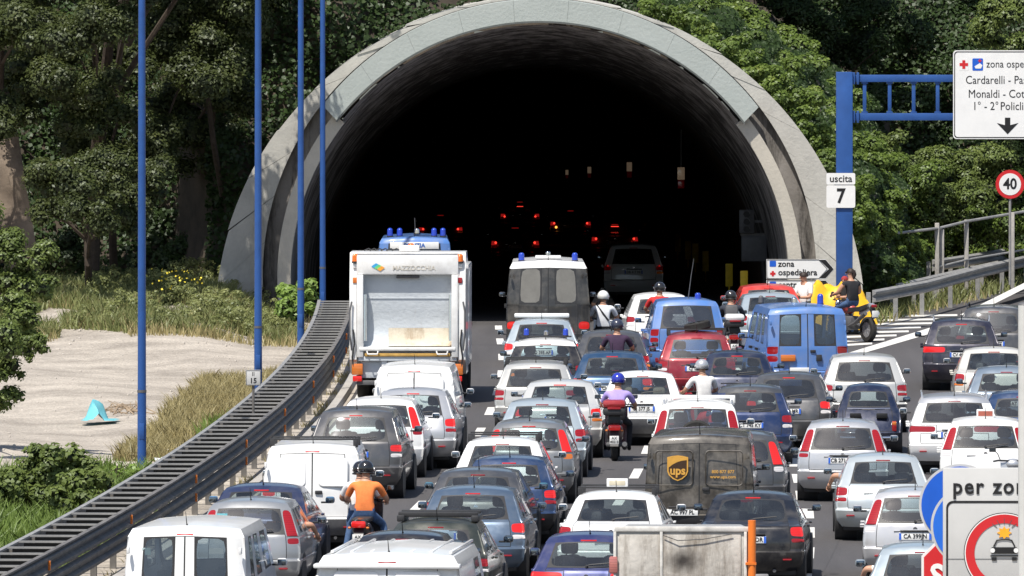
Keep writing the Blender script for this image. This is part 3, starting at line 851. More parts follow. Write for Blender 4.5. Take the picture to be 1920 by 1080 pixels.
def make_car(kind, name, label, cat, colour, x, ytop, dyaw=0.0, group=None, hgt=None, W=None, L=None, lamps=None, bumper=None, win=GLASS, sidewin=True, rearwin=True,
             plate='AV 518 KD', lit=False, rack=None, wiper=True, antenna=True, spare=False, badge=True, third=True, roofmat=None, lowlamp=None, mirr=None, rear_dist=None, lower=None,
             cols=None, backseat=True, seatmat=SEAT, dist=None, xs_=None, plateh=None, eu=True, cargo=False):
    P = PRE[kind]
    H0 = P['H']; H = hgt or H0; k = H / H0
    L0 = P['L']; Lc = L or L0
    W = W or P['W']; hw = W / 2
    lamps = lamps or P['lamps']
    van = kind in ('smallvan', 'bigvan', 'boxvan')
    c1, c2 = COLS['van' if van else 'car']
    if cols: c1, c2 = cols
    rear = [(z * (k if z > .5 else 1), y, w) for z, y, w in P['rear']]
    front = [(z * (k if z > .5 else 1), y + (Lc - L0), w) for z, y, w in P['front']]
    # place: the roof row gives the distance
    if dist is None:
        s = (ytop - HORIZ) / (CAMH - H)
        droof = FPX / s
        d = droof - rear[9][1] - (0.15 if van else 0.35)
    else: d = dist
    s = FPX / d
    X = px(x, s)
    rz = -math.atan(slope(d)) + R(dyaw)
    root = thing(name, label, cat, (X, d, zr(d)), rz, group)
    body_m = colour
    roof_m = roofmat or colour
    bump_m = bumper or colour
    fr = [-1, -c2, -c1, 0, c1, c2, 1]
    T = [0, .07, .16, .29, .33, .55, .59, .90, 1.0]
    verts = []; vid = {}
    def V(key, co):
        if key not in vid: vid[key] = len(verts); verts.append(co)
        return vid[key]
    def side(sg, j, i):
        t = T[i]
        (z0, y0, w0), (z1, y1, w1) = rear[j], front[j]
        e = t ** 3 if j <= 6 else t
        z = lerp(z0, z1, e); y = lerp(y0, y1, t); w = lerp(w0, w1, t) + .10 * t * (1 - t) * (1 if j < 8 else .3)
        cr = .0
        if i == 0: y += .10 if j < 7 else .07
        if i == len(T) - 1: y -= .22 if j < 7 else .1
        return V(('s', sg, j, i) , (sg * w * hw, y, z))
    def cap(end, j, c):
        if c == 0: return side(-1, j, 0 if end == 0 else len(T) - 1)
        if c == 6: return side(1, j, 0 if end == 0 else len(T) - 1)
        z, y, w = (rear if end == 0 else front)[j]
        f = fr[c]
        b = 1 - f * f
        y += -(.06 * b) if end == 0 else (.10 * b)
        z += (.035 * b if j >= 8 else (.03 * b if (end == 1 and j in (6, 7)) else .0))
        if j == 9: z += .015 * b
        return V(('c', end, j, c), (f * w * hw, y, z))
    nT = len(T) - 1
    def roof(c, i):
        if c == 0: return side(-1, 9, i)
        if c == 6: return side(1, 9, i)
        if i == 0: return cap(0, 9, c)
        if i == nT: return cap(1, 9, c)
        t = T[i]; f = fr[c]
        (z0, y0, w0), (z1, y1, w1) = rear[9], front[9]
        b = 1 - f * f
        return V(('r', c, i), (f * hw * lerp(w0, w1, t), lerp(y0, y1, t), lerp(z0, z1, t) + .05 * b + .03 * math.sin(math.pi * t)))
    tags = ['body', 'rear_window', 'rear_window_b', *['side_window%d' % q for q in range(16)], 'windscreen', 'taillight', 'taillight_b', 'lower_lens', 'lower_lens_b', 'bumper', 'tailgate', 'tailgate_b', 'roof', 'headlight', 'front_bumper', 'lower_body']
    TI = {t: i for i, t in enumerate(tags)}
    faces = []; ft = []
    def F(q, t): faces.append(q); ft.append(TI[t])
    for j in range(9):
        for c in range(6):
            t = 'body'
            if j in (0, 1): t = 'bumper'
            elif j == 8: t = 'roof'
            inner = 1 <= c <= 4
            if j >= 3 and j <= 6 and inner: t = 'tailgate'
            if van and j >= 3 and j <= 7 and inner:
                t = 'tailgate' if c in (1, 2) else 'tailgate_b'
                if c in (2, 3) and False: t = 'body'
            if j == 7:
                if van:
                    if rearwin and c in (1,): t = 'rear_window'
                    if rearwin and c in (4,): t = 'rear_window_b'
                elif inner and rearwin: t = 'rear_window'
            lr = c in (0, 5); sf = '' if c == 0 else '_b'
            if lamps == 'low' and lr:
                if j == 5: t = 'taillight' + sf
                if j == 4: t = 'lower_lens' + sf
            if lamps == 'wide' and c in (0, 1, 4, 5) and j in (5,): t = ('taillight' + ('' if c < 3 else '_b'))
            if lamps == 'high' and lr:
                if j in (6, 7): t = 'taillight' + sf
                if j == 5: t = 'lower_lens' + sf
            if lamps == 'lowvan' and lr and j == 4: t = 'taillight' + sf
            if lamps == 'vertical' and lr:
                if j in (5, 6): t = 'taillight' + sf
                if j == 4: t = 'lower_lens' + sf
            F((cap(0, j, c), cap(0, j, c + 1), cap(0, j + 1, c + 1), cap(0, j + 1, c)), t)
            t = 'body'
            if j in (0, 1): t = 'front_bumper'
            if j == 7: t = 'windscreen'
            if j in (4, 5) and lr: t = 'headlight'
            F((cap(1, j, c + 1), cap(1, j, c), cap(1, j + 1, c), cap(1, j + 1, c + 1)), t)
        for sg in (-1, 1):
            for i in range(nT):
                t = 'body'
                sf = '' if sg < 0 else '_b'
                if j in (0, 1) and i == 0: t = 'bumper'
                if j in (0, 1) and i == nT - 1: t = 'front_bumper'
                if lower and j <= 3 and 0 < i < nT - 1: t = 'lower_body'
                if j == 7 and sidewin and i in (1, 2, 4, 6):
                    if not (i == 1): t = 'side_window%d' % (i + (8 if sg > 0 else 0))
                if j == 7 and sidewin == 'front' and i != 6: t = 'body'
                if i == 0:
                    if lamps in ('low', 'wide') and j == 5: t = 'taillight' + sf
                    if lamps == 'low' and j == 4: t = 'lower_lens' + sf
                q = (side(sg, j, i), side(sg, j + 1, i), side(sg, j + 1, i + 1), side(sg, j, i + 1))
                F(q if sg > 0 else q[::-1], t)
    for c in range(6):
        for i in range(nT):
            F((roof(c, i), roof(c + 1, i), roof(c + 1, i + 1), roof(c, i + 1)), 'roof')
    me = bpy.data.meshes.new('shell')
    me.from_pydata(verts, [], faces)
    for _ in tags: me.materials.append(None)
    me.polygons.foreach_set('material_index', ft)
    bm = bmesh.new(); bm.from_mesh(me)
    cl = bm.edges.layers.float.get('crease_edge') or bm.edges.layers.float.new('crease_edge')
    lev = {v: kk[2] for kk, v in vid.items() if kk[0] in 'sc'}
    bm.verts.ensure_lookup_table()
    for e in bm.edges:
        a, b = e.verts[0].index, e.verts[1].index
        if a in lev and b in lev and lev[a] == lev[b]:
            e[cl] = {2: .75, 3: .6, 6: .5, 7: .6, 8: .55, 9: .25, 0: .6}.get(lev[a], 0)
        elif van and len(e.link_faces) == 2 and all(abs(f.normal.z) < .7 for f in e.link_faces):
            if e.calc_face_angle(0) > .8: e[cl] = .35
    bm.to_mesh(me); bm.free()
    ob = bpy.data.objects.new('shell', me)
    md = ob.modifiers.new('s', 'SUBSURF'); md.levels = 2; md.render_levels = 2
    ev = eval_mesh(ob)
    parts = split_mesh(ev, tags)
    bpy.data.meshes.remove(me); bpy.data.meshes.remove(ev)
    redm = REDLIT if lit else RED
    for t, vf in parts.items():
        if t == 'body': panel('body', vf, [body_m], root)
        elif t == 'roof': panel('roof', vf, [roof_m], root)
        elif t == 'lower_body': panel('lower_body', vf, [lower], root)
        elif t in ('bumper', 'front_bumper'): panel(t, vf, [bump_m], root)
        elif t.startswith('tailgate'): panel('tailgate' if not van else 'rear_door', vf, [body_m, RUBBER], root, .011)
        elif t.startswith('rear_window'): panel('rear_window', vf, [win, BLACKP], root, .022 if not van else .025, 5 if not van else 1)
        elif t == 'windscreen': panel('windscreen', vf, [GLASS, BLACKP], root, .03, 3)
        elif t.startswith('side_window'): panel('side_window', vf, [win, BLACKP], root, .02, 2)
        elif t.startswith('taillight'): panel('taillight', vf, [redm, body_m], root, .018, 2)
        elif t.startswith('lower_lens'): panel('lower_lens', vf, [lowlamp or random.choice((CLEAR, RED, RED, CLEAR, AMBER)), body_m], root, .018, 2)
        elif t == 'headlight': panel('headlight', vf, [CLEAR, BLACKP], root, .012)
    # ---- underside, wheels
    wr = .30 if kind != 'bubble' else .26
    if kind in ('suv', 'bigvan'): wr = .34
    MB().box(-hw * .84, hw * .84, .22, Lc - .25, .17, .34, .03).build('underbody', BLACKP, root)
    tm, rm = wheel_mesh(wr, .19 if kind != 'bubble' else .14)
    for yy in (.72 if kind != 'bubble' else .55, Lc - .78):
        for sg in (-1, 1):
            w_ = link('wheel', tm, root, (sg * (hw * .97 - .09), yy, wr)); link('rim', rm, w_)
            MB().cyl((sg * (hw * .55), yy, wr + .01), (sg * (hw * .995 + .004), yy, wr + .01), wr + .05, n=24).build('wheel_arch', BLACKP, root)
    # ---- interior
    zb = rear[7][0]; yb = rear[7][1]
    fy = front[7][1] - 1.15
    if rearwin or sidewin:
        MB().box(-hw * .86, hw * .86, yb + .25, front[7][1] - .1, .36, .42).box(-hw * .80, hw * .80, front[7][1] - .35, front[7][1] + .02, .55, zb - .16, .06).build('cabin_floor', SEAT, root)
        if not van and not cargo:
            MB().box(-hw * .82, hw * .82, yb + .10, yb + .62, zb - .10, zb - .075).build('parcel_shelf', SEAT, root)
        sc = random.choice((0, 0, 1, 1, 2))
        sm, hm = seat_mesh(.50, .58, sc)
        for nm in (sm, hm):
            if not nm.materials: nm.materials.append((SEAT, SEATG, SEATB)[sc])
        for sg in (-1, 1):
            st = link('seat', sm, root, (sg * hw * .42, fy, zb - .50)); link('headrest', hm, st)
            if backseat and not cargo and Lc > 3.2:
                st = link('seat', sm, root, (sg * hw * .40, yb + .78, zb - .66)); link('headrest', hm, st)
        MB().tube([(-hw * .42 + .18 * math.cos(a), fy + .62, zb - .12 + .18 * math.sin(a)) for a in np.linspace(0, 6.28, 17)], .016, 6).build('steering_wheel', BLACKP, root)
    # ---- outside details
    def ry(z):
        for a in range(9):
            if rear[a][0] <= z <= rear[a + 1][0] and rear[a + 1][0] > rear[a][0]:
                return lerp(rear[a][1], rear[a + 1][1], (z - rear[a][0]) / (rear[a + 1][0] - rear[a][0])) - .052
        return -.05
    if plate == 'AV 518 KD': plate = '%s%s %d %s%s' % (random.choice('ABCD'), random.choice('ABCDEFGHJK'), random.randint(112, 987), random.choice('ABCDEFGHJKLM'), random.choice('NPRSTVWXYZ'))
    if plate:
        pzh = plateh or ((rear[4][0] + rear[5][0]) / 2 + .02 if lamps != 'vertical' else .62)
        yy = min(ry(pzh - .05), ry(pzh + .05)) - .012
        pl = MB().box(-.26, .26, 0, .03, -.056, .056, .006).build('number_plate', PLATE, root)
        pl.location = (0 if not van else -.28, yy, pzh); pl.rotation_euler = (R(-4), 0, 0)
        text('lettering', plate, .098, INK, pl, (0, -.004, 0), bold=.002, sx=.92)
        if eu:
            for sg in (-1, 1): MB().box(sg * .24 - .018, sg * .24 + .018, -.003, 0, -.052, .052).build('blue_band', PLATEB, pl)
        MB().box(-.24, .24, -.02, .03, .075, .10, .008).build('plate_lamp_bar', BLACKP, pl)
    if third:
        z3 = rear[8][0] + .035; y3 = rear[8][1] - .035
        MB().box(-.12, .12, y3 - .02, y3 + .04, z3 - .002, z3 + .018, .006).build('brake_light', redm, root)
    if wiper and rearwin and not van:
        z7, y7 = rear[7][0] + .03, rear[7][1] - .075
        m = MB().tube([(0, y7, z7), (.05, y7 - .01, z7 + .02), (.40, y7 + .03, z7 + .05)], .009, 5); m.cyl((0, y7, z7), (0, y7 + .06, z7 - .01), .022, n=8)
        m.build('wiper', BLACKP, root)
    if badge:
        zz = (rear[5][0] + rear[6][0]) / 2 + .01
        MB().cyl((0, ry(zz) - .005, zz), (0, ry(zz) + .02, zz), .036, .036, 14).build('badge', CHROME, root)
        MB().box(-.34, -.18, ry(zz - .05) - .002, ry(zz - .05) + .02, zz - .045, zz - .028).build('badge_script', CHROME, root)
    if antenna:
        ya = rear[9][1] + .12; za = rear[9][0] + .055
        MB().tube([(0, ya, za), (0, ya - .03, za + .02), (0, ya - .16, za + .20)], [.016, .008, .004], 6).build('antenna', BLACKP, root)
    MB().tube([(hw * .45, .06, .26), (hw * .45, .30, .27)], .028, 10).build('exhaust', GREYP, root)
    if kind not in ('bubble',):
        for sg in (-1, 1): MB().box(sg * hw * .69 - .07, sg * hw * .69 + .07, -.035, .03, .43, .455, .008).build('reflector', RED, root)
    # mirrors
    ym = front[7][1] - .38; zm = zb + .09
    for sg in (-1, 1):
        wl_ = hw * .96
        mi = MB().box(-.075, .075, -.05, .06, -.05, .06, .035)
        o = mi.build('door_mirror', mirr or body_m, root); o.location = (sg * (wl_ + .13), ym, zm)
        MB().box(-.062, .062, -.060, -.045, -.040, .048, .01).build('mirror_glass', MIRROR, o)
        MB().box(min(0, -sg * .15), max(0, -sg * .15), -.01, .03, -.05, -.02, .008).build('stalk', BLACKP, o)
    # door handles and shut lines on the flanks
    for sg in (-1, 1):
        for t in (.34, .57) if Lc > 3.2 else (.5,):
            yv = lerp(rear[5][1], front[5][1], t)
            MB().box(sg * hw * .99, sg * hw * .99 + sg * .045, yv - .09, yv + .09, rear[6][0] - .09, rear[6][0] - .055, .01).build('door_handle', body_m if not van else BLACKP, root)
    if van:
        zz = rear[5][0] + .05
        MB().box(.05, .17, -.025, .05, zz, zz + .06, .012).build('door_handle', BLACKP, root)
        for sg in (-1, 1):
            for z in (.75, H - .35): MB().box(sg * hw * .90 - .02, sg * hw * .90 + .02, -.02, .10, z - .05, z + .05, .01).build('hinge', body_m, root)
    if rack:
        y0 = rear[9][1] + .2; y1 = front[9][1] - .2; zt = rear[9][0]; wr_ = hw * rear[9][2]
        if 'rails' in rack:
            for sg in (-1, 1):
                MB().tube([(sg * wr_ * .97, y0 - .1, zt), (sg * wr_ * .99, y0, zt + .07), (sg * wr_ * .99, y1, zt + .08), (sg * wr_ * .97, y1 + .1, zt)], .018, 6).build('roof_rail', BLACKP if 'black' in rack else SILVER, root)
        if 'bars' in rack:
            for yv in (y0 + .1, y0 + .8):
                b_ = MB().box(-wr_ * 1.06, wr_ * 1.06, yv - .025, yv + .025, zt + .10, zt + .13, .006)
                for sg in (-1, 1): b_.box(sg * wr_ - .04, sg * wr_ + .04, yv - .03, yv + .03, zt - .02, zt + .11, .01)
                b_.build('roof_bar', (WHITEP if 'white' in rack else BLACKP), root)
        if 'ski' in rack:
            for sg in (-1, 1):
                MB().box(-wr_ * 1.02, wr_ * 1.02, y0 + .05 + .25 * (sg + 1), y0 + .13 + .25 * (sg + 1), zt + .09, zt + .17, .015).build('roof_bar', BLACKP, root)
                MB().box(sg * wr_ * .95 - .06, sg * wr_ * .95 + .06, y0, y0 + .7, zt + .02, zt + .12, .02).build('rack_foot', BLACKP, root)
    if spare:
        tm2, rm2 = wheel_mesh(.33, .2)
        w_ = link('spare_wheel', tm2, root, spare); w_.rotation_euler = (0, 0, R(90)); link('rim', rm2, w_)

    return root, dict(P=P, rear=rear, front=front, hw=hw, H=H, L=Lc, d=d, X=X, s=s, rz=rz, zb=zb, fy=fy)
def taxi_sign(root, I, wide=.32):
    z = I['rear'][9][0] + .06; y = I['rear'][9][1] + .35
    o = MB().box(-wide / 2, wide / 2, y - .04, y + .04, z, z + .15, .015).build('taxi_sign', SIGNW, root)
    MB().box(-wide / 2 + .03, wide / 2 - .03, y - .046, y - .039, z + .03, z + .12).build('sign_face', plain('taxi_face', (.35, .10, .07), .5), o)
def beacon(root, x, y, z, mat, r=.05, h=.13, name='beacon'):
    o = MB().cyl((x, y, z), (x, y, z + h * .7), r, r * .95, 14).ball((x, y, z + h * .7), r * .95, r * .95, h * .3, 14, 5, zmin=0).build(name, mat, root)
    MB().cyl((x, y, z - .03), (x, y, z + .004), r * 1.1, r * 1.1, 14).build('base', BLACKP, o)
    return o
BLUEB = lamp('blue_beacon', (0.02, 0.06, 0.45)); ORB = lamp('orange_beacon', (0.75, 0.16, 0.02), .05)

# ---- the fleet: colours
C = dict(white=WHITEP, silver=SILVER, dgrey=paint((.075, .078, .085), .4), grey=paint((.22, .23, .24), .5), black=paint((.012, .012, .015), .2), navy=paint((.014, .022, .055), .35), blue=paint((.02, .05, .13), .4),
         steel=paint((.10, .145, .21), .5), red=paint((.27, .012, .025), .3), olive=paint((.035, .042, .034), .3), silverb=paint((.46, .53, .57), .5), cream=paint((.62, .60, .55), .15), polblue=paint((.075, .185, .47), 0, .35, .15),
         purple=paint((.03, .03, .05), .4), redo=paint((.55, .035, .02), 0), brown=paint((.032, .026, .019), 0, .4, .22), midblue=paint((.03, .04, .14), .4))
GR = CARGROUP
V_ = {}
def car(key, *a, **k):
    V_[key] = make_car(*a, **k); return V_[key]
# lane beside the barrier
car('kangoo', 'smallvan', 'parked_van', 'white panel van waiting right behind the open garbage truck', 'van', C['white'], 776, 683, -1.0, GR, rearwin=False, sidewin='front', W=1.66, lit=True, plate=None, badge=False)
car('yaris', 'round', 'car', 'silver hatchback behind the white van that follows the garbage truck', 'car', C['silver'], 771, 728, -.5, GR, hgt=1.5, lit=True, third=True)
car('puntow', 'punto', 'car', 'white hatchback with tall red lamps beside the silver one behind the garbage truck', 'car', C['white'], 711, 746, -.5, GR, lit=True, win=GLASSM, third=False, badge=True)
car('scenic', 'mpv', 'car', 'dark grey compact people carrier in the lane by the barrier', 'car', paint((.10, .10, .105), .4), 664, 766, -1, GR, W=1.72, lit=True, lowlamp=CLEAR)
car('doblo', 'smallvan', 'parked_van', 'white panel van with roof bars and number 31 on its rear door', 'van', C['white'], 585, 831, .9, GR, rearwin=False, sidewin='front', rack='bars black', lit=True, plate=None, badge=False, bumper=GREYP)
car('bluesedan', 'sedan', 'car', 'dark blue saloon with blue mirrors in front of the silver hatchback by the barrier', 'car', paint((.03, .04, .10), .4), 477, 908, -.5, GR, lit=True, mirr=paint((.10, .25, .42), .3))
car('puntos', 'punto', 'car', 'silver hatchback with tall red lamps right beside the crash barrier', 'car', paint((.36, .37, .38), .5), 463, 936, -.8, GR, lit=False, third=False)
car('vanw', 'boxvan', 'parked_van', 'white van with two dark rear windows close to the crash barrier', 'van', C['white'], 345, 984, -1.0, GR, W=1.80, hgt=1.92, win=GLASSM, lit=True, badge=False)
car('ducato', 'bigvan', 'parked_van', 'white high van with ribbed roof beside the dirty grey lorry', 'van', C['white'], 724, 1034, -.5, GR, W=2.05, hgt=2.25, rearwin=False, sidewin='front', badge=False)
car('blackc', 'round', 'car', 'small black car ahead of the ribbed white van', 'car', C['black'], 744, 998, -.6, GR, hgt=1.46, win=GLASSD)
car('olive', 'wagon', 'car', 'dark olive estate with black ski carrier on its roof', 'car', C['olive'], 812, 974, -.6, GR, hgt=1.46, W=1.66, L=4.1, rack='ski', win=GLASS)
# second lane
car('megane', 'round', 'car', 'steel blue hatchback with wide curved rear window', 'car', C['steel'], 881, 913, -.4, GR, hgt=1.47, W=1.75, lit=True)
car('alfa', 'round', 'car', 'dark hatchback with blue door mirrors between steel blue and navy hatchbacks', 'car', C['dgrey'], 891, 879, -.4, GR, W=1.73, hgt=1.43, win=GLASSM, mirr=paint((.07, .25, .33), .4))  # mirror housings coloured blue for the reflection seen in them
car('clio', 'hatch', 'car', 'navy blue hatchback with clear rear window behind the white car', 'car', C['blue'], 951, 856, -.3, GR, hgt=1.45, bumper=BLACKP, W=1.64, lit=True)
car('whitebar', 'round', 'car', 'white car with black roof bars behind the grey hatchback', 'car', C['white'], 938, 822, -.3, GR, hgt=1.42, rack='bars black', badge=False)
car('puntog', 'punto', 'car', 'mid grey hatchback with tall red lamps in the middle lane', 'car', C['grey'], 990, 788, -.2, GR, third=True, lit=True)
car('astra', 'round', 'car', 'silver hatchback with broad rear window behind the white saloon', 'car', C['silverb'], 1014, 749, -.2, GR, hgt=1.43)
car('skoda', 'sedan', 'car', 'silver white saloon with square red lamps in the middle lane', 'car', paint((.60, .60, .58), .3), 1046, 713, -.2, GR, hgt=1.45, lit=True)
car('bmw', 'wagon', 'car', 'pale silver estate with black roof bars in the middle lane', 'car', paint((.50, .50, .48), .4), 1003, 679, -.2, GR, hgt=1.43, rack='bars black', L=4.4, W=1.66)
r, I = car('carab', 'hatch', 'car', 'black police car with white roof and blue beacons', 'police car', C['black'], 1022, 636, -.2, GR, hgt=1.45, roofmat=C['white'], W=1.70, plate=None)
z = I['rear'][9][0] + .09
MB().box(-.55, .55, 1.0, 1.12, z, z + .03, .01).build('beacon_bar', BLACKP, r)
for x in (-.42, .42): beacon(r, x, 1.05, z + .04, BLUEB, .06, .15)
beacon(r, 0, 1.1, z + .04, CHROME, .05, .11, 'siren')
r, I = car('silverbar', 'round', 'car', 'silver saloon with white light bar on its roof behind the dark police van', 'car', C['silverb'], 1015, 598, -.2, GR, hgt=1.44, lit=True)
MB().box(-.62, .62, 1.05, 1.25, I['rear'][9][0] + .08, I['rear'][9][0] + .17, .03).build('light_bar', SIGNW, r)
r, I = car('iveco', 'bigvan', 'police_van', 'black police van with white roof and two pale rear windows', 'police van', paint((.022, .021, .02), 0, .5, .12), 1028, 487, .2, GR, hgt=2.5, W=1.95, roofmat=C['white'], win=plain('whitened_pane', (.17, .165, .15), .5, var=.12), badge=False, plate=None, lit=True, third=False, lamps='lowvan')
z = 2.5
beacon(r, -.62, .6, z - .02, BLUEB, .07, .18); beacon(r, .62, .6, z - .02, BLUEB, .07, .18)
MB().box(-.30, .30, .6, .8, z + .03, z + .09, .02).build('roof_vent', C['white'], r); beacon(r, 0, .7, z + .1, CHROME, .06, .08, 'siren')
MB().box(-.45, -.05, -.045, .0, 1.20, 1.225).box(-.65, .65, -.045, .0, .80, .815).build('trim_strip', GREYP, r)
MB().box(-.24, .34, -.03, .0, 1.00, 1.05).build('red_lettering_bar', plain('faded_red', (.25, .03, .02), .6), r)
# third lane
car('dark3', 'round', 'car', 'dark saloon in front of the rider with the dark helmet', 'car', C['dgrey'], 1146, 620, -.1, GR, hgt=1.43, win=GLASSM)
car('blue3', 'round', 'car', 'blue hatchback with a turquoise bag on its rear shelf', 'car', paint((.025, .07, .15), .4), 1147, 660, -.1, GR, hgt=1.43, lit=True)
car('vww', 'sedan', 'car', 'old white saloon with plain rear end beside the rider in purple', 'car', C['white'], 1203, 697, .2, GR, W=1.66, bumper=GREYP, hgt=1.41, L=4.2, lowlamp=AMBER)
car('suvw', 'suv', 'car', 'white off-roader with roof rack and spare wheel ahead of the brown van', 'car', C['white'], 1307, 752, 0, GR, hgt=1.62, W=1.66, rack='bars white rails', spare=(0, -.13, .98), lamps='high')
car('ups', 'boxvan', 'delivery_van', 'dark brown delivery van with golden shield on its rear door', 'van', C['brown'], 1311, 813, .3, GR, hgt=1.92, W=1.84, rearwin=False, sidewin='front', plate='AC 997 PL', lamps='lowvan', plateh=.62, bumper=BLACKP, badge=False, third=False, eu=False)
car('puntod', 'punto', 'car', 'dark hatchback with tall red lamps ahead of the brown delivery van', 'car', C['dgrey'], 1384, 810, 0, GR, lit=True)
r, I = car('taxiw', 'sedan', 'taxi', 'white taxi saloon with roof bars beside the black saloon', 'taxi', C['white'], 1145, 922, -.3, GR, rack='bars black', third=False)
MB().box(-.17, .17, I['rear'][9][1] + .28, I['rear'][9][1] + .34, I['rear'][9][0] + .12, I['rear'][9][0] + .26, .01).box(-.13, .13, I['rear'][9][1] + .27, I['rear'][9][1] + .29, I['rear'][9][0] + .15, I['rear'][9][0] + .23, .01, mi=1).build('taxi_sign', [SIGNW, plain('taxi_cream', (.55, .50, .38), .5)], r)
car('vectra', 'sedan', 'car', 'black saloon in front of the brown delivery van beside the dashed line', 'car', C['black'], 1406, 922, .2, GR, plate='BR 834 DR', win=GLASSM, lit=True)
car('alfa147', 'round', 'car', 'deep blue hatchback half hidden behind the dirty grey lorry', 'car', C['midblue'], 1098, 1000, -.3, GR, hgt=1.44, W=1.73, lit=True, lamps='wide')
# right-hand lanes
r, I = car('landr', 'suv', 'police_van', 'blue and white police off-roader with dark rear window and whip aerial', 'police van', C['polblue'], 1290, 560, 3.6, GR, hgt=1.88, W=1.72, win=GLASSD, lower=C['polblue'], lamps='vertical', wiper=False, badge=False, plate=None, third=False, antenna=False)
beacon(r, .28, .8, 1.87, BLUEB, .07, .14)
MB().tube([(.05, .7, 1.84), (.12, .68, 2.4), (.18, .68, 2.78)], [.012, .009, .005], 6).build('whip_aerial', GREYP, r)
MB().box(-.872, -.862, .5, 2.6, .98, 1.1).build('white_band', C['white'], r)
car('white4', 'hatch', 'car', 'white car at the edge of the tunnel shade ahead of the police off-roader', 'car', C['white'], 1240, 550, 2, GR, hgt=1.45)
r, I = car('redsuv', 'mpv', 'car', 'dark red estate with a tyre strapped to its roof rack', 'car', C['red'], 1307, 624, .6, GR, hgt=1.5, W=1.68, rack='bars black rails', L=4.0)
tm2, rm2 = wheel_mesh(.29, .18)
w_ = link('spare_wheel', tm2, r, (.02, 1.2, 1.50 + .13)); w_.rotation_euler = (R(8), R(78), 0); link('rim', rm2, w_)
car('navy4', 'round', 'car', 'dark blue hatchback beside the red estate with the rooftop tyre', 'car', C['navy'], 1382, 659, .2, GR, hgt=1.43, lit=True, W=1.65)
r, I = car('polvan', 'boxvan', 'police_van', 'light blue police van with two rear windows beside the gore', 'police van', C['polblue'], 1515, 574, 7.2, GR, hgt=2.02, W=1.80, L=4.6, win=GLASSM, badge=False, plate=None, third=False, lowlamp=RED, seatmat=SEAT)
MB().box(-.60, -.28, -.06, .02, .84, .98, .01).build('amber_panel', AMBER, r)
MB().box(-.40, .02, -.05, .02, .60, .70, .01).build('number_plate', PLATE, r)
MB().box(.18, .30, -.05, .02, .84, .98, .01).build('door_latch', BLACKP, r)
beacon(r, -.6, 3.2, 1.99, GREYP, .06, .16); beacon(r, .62, 2.5, 1.99, BLUEB, .07, .22); beacon(r, .0, 2.2, 2.03, CHROME, .07, .12, 'siren')
car('red5', 'round', 'car', 'bright red car ahead of the light blue police van', 'car', C['redo'], 1445, 534, 3, GR, hgt=1.46, plate=None)
car('silver5', 'sedan', 'car', 'silver saloon between the red car and the light blue police van', 'car', C['silverb'], 1452, 549, 3, GR, hgt=1.42, plate=None)
car('sticker', 'round', 'car', 'dark grey saloon with green sunshade in its side window', 'car', C['dgrey'], 1477, 699, -1.5, GR, hgt=1.45, W=1.70, win=GLASSM, lit=True)
car('bluec', 'hatch', 'car', 'dark blue small car with pale number plate beside the white off-roader', 'car', paint((.012, .03, .10), .3), 1406, 722, .3, GR, hgt=1.50, W=1.63, win=GLASSM, plate='CT 745 KY', roofmat=C['dgrey'], lowlamp=CLEAR, bumper=C['blue'])
car('forester', 'wagon', 'car', 'silver off-road estate with big rear window ahead of the tiny old car', 'car', paint((.55, .55, .53), .35), 1622, 665, 1.6, GR, hgt=1.56, lamps='low', bumper=GREYP, plate=None)
car('cinque', 'bubble', 'vintage_car', 'tiny rounded dark blue vintage car with rear engine grilles', 'car', C['navy'], 1629, 720, .5, GR, lamps='bubble', antenna=False, wiper=False, third=False, badge=False, plate=None, backseat=False)
car('corsa', 'corsa', 'car', 'silver hatchback with red lamps flanking its window beside the dashed line', 'car', C['silver'], 1580, 788, .6, GR, bumper=C['silver'], win=GLASSM, plate='CB 271 MX')
car('clio2', 'round', 'car', 'pale silver hatchback with a driver leaning an arm from the window', 'car', paint((.50, .55, .57), .4), 1657, 852, 2.4, GR, hgt=1.42, W=1.64, L=3.78, plate=None)
car('fiesta', 'punto', 'car', 'silver hatchback with plate CA 399JN near the stop sign', 'car', paint((.56, .56, .57), .4), 1716, 917, 1.6, GR, hgt=1.46, W=1.68, plate='CA 399JN')
car('lastcar', 'hatch', 'car', 'blue silver car with an arm hanging out beside the stop sign', 'car', C['silverb'], 1730, 1021, 2.0, GR, hgt=1.45, W=1.68)
# exit ramp lane
car('croma', 'wagon', 'car', 'dark purple estate with roof rails turning onto the exit ramp', 'car', C['purple'], 1803, 598, -1.5, GR, hgt=1.56, rack='rails', lamps='wide', lit=True, win=GLASSM, plate='CV 402 LB')
car('ramp2', 'mpv', 'car', 'dark people carrier climbing the exit ramp ahead of the purple estate', 'car', C['dgrey'], 1862, 574, -4.0, GR, hgt=1.66, win=GLASSM, rack='rails black')
car('beige', 'sedan', 'car', 'cream white saloon in the exit lane behind the purple estate', 'car', C['cream'], 1866, 652, 0, GR, hgt=1.45, plate=None)
car('bluegrey', 'hatch', 'car', 'grey blue hatchback in the exit lane behind the cream saloon', 'car', paint((.20, .25, .31), .4), 1888, 688, 0, GR, hgt=1.43)
car('navyexit', 'hatch', 'car', 'navy hatchback beside the white estate in the exit lane', 'car', C['blue'], 1918, 734, 0, GR, hgt=1.43, win=GLASSM)
car('mercwag', 'wagon', 'car', 'white estate with wide red lamps and glinting rear corner', 'car', C['white'], 1790, 741, .5, GR, hgt=1.46, rack='rails', lamps='wide', win=GLASSM, L=4.5, roofmat=C['silver'], plate='CK 660 ZS')
r, I = car('puntotaxi', 'punto', 'taxi', 'white taxi hatchback with sign on its roof behind the white estate', 'taxi', C['white'], 1848, 784, .5, GR, third=False, plate=None)
taxi_sign(r, I)
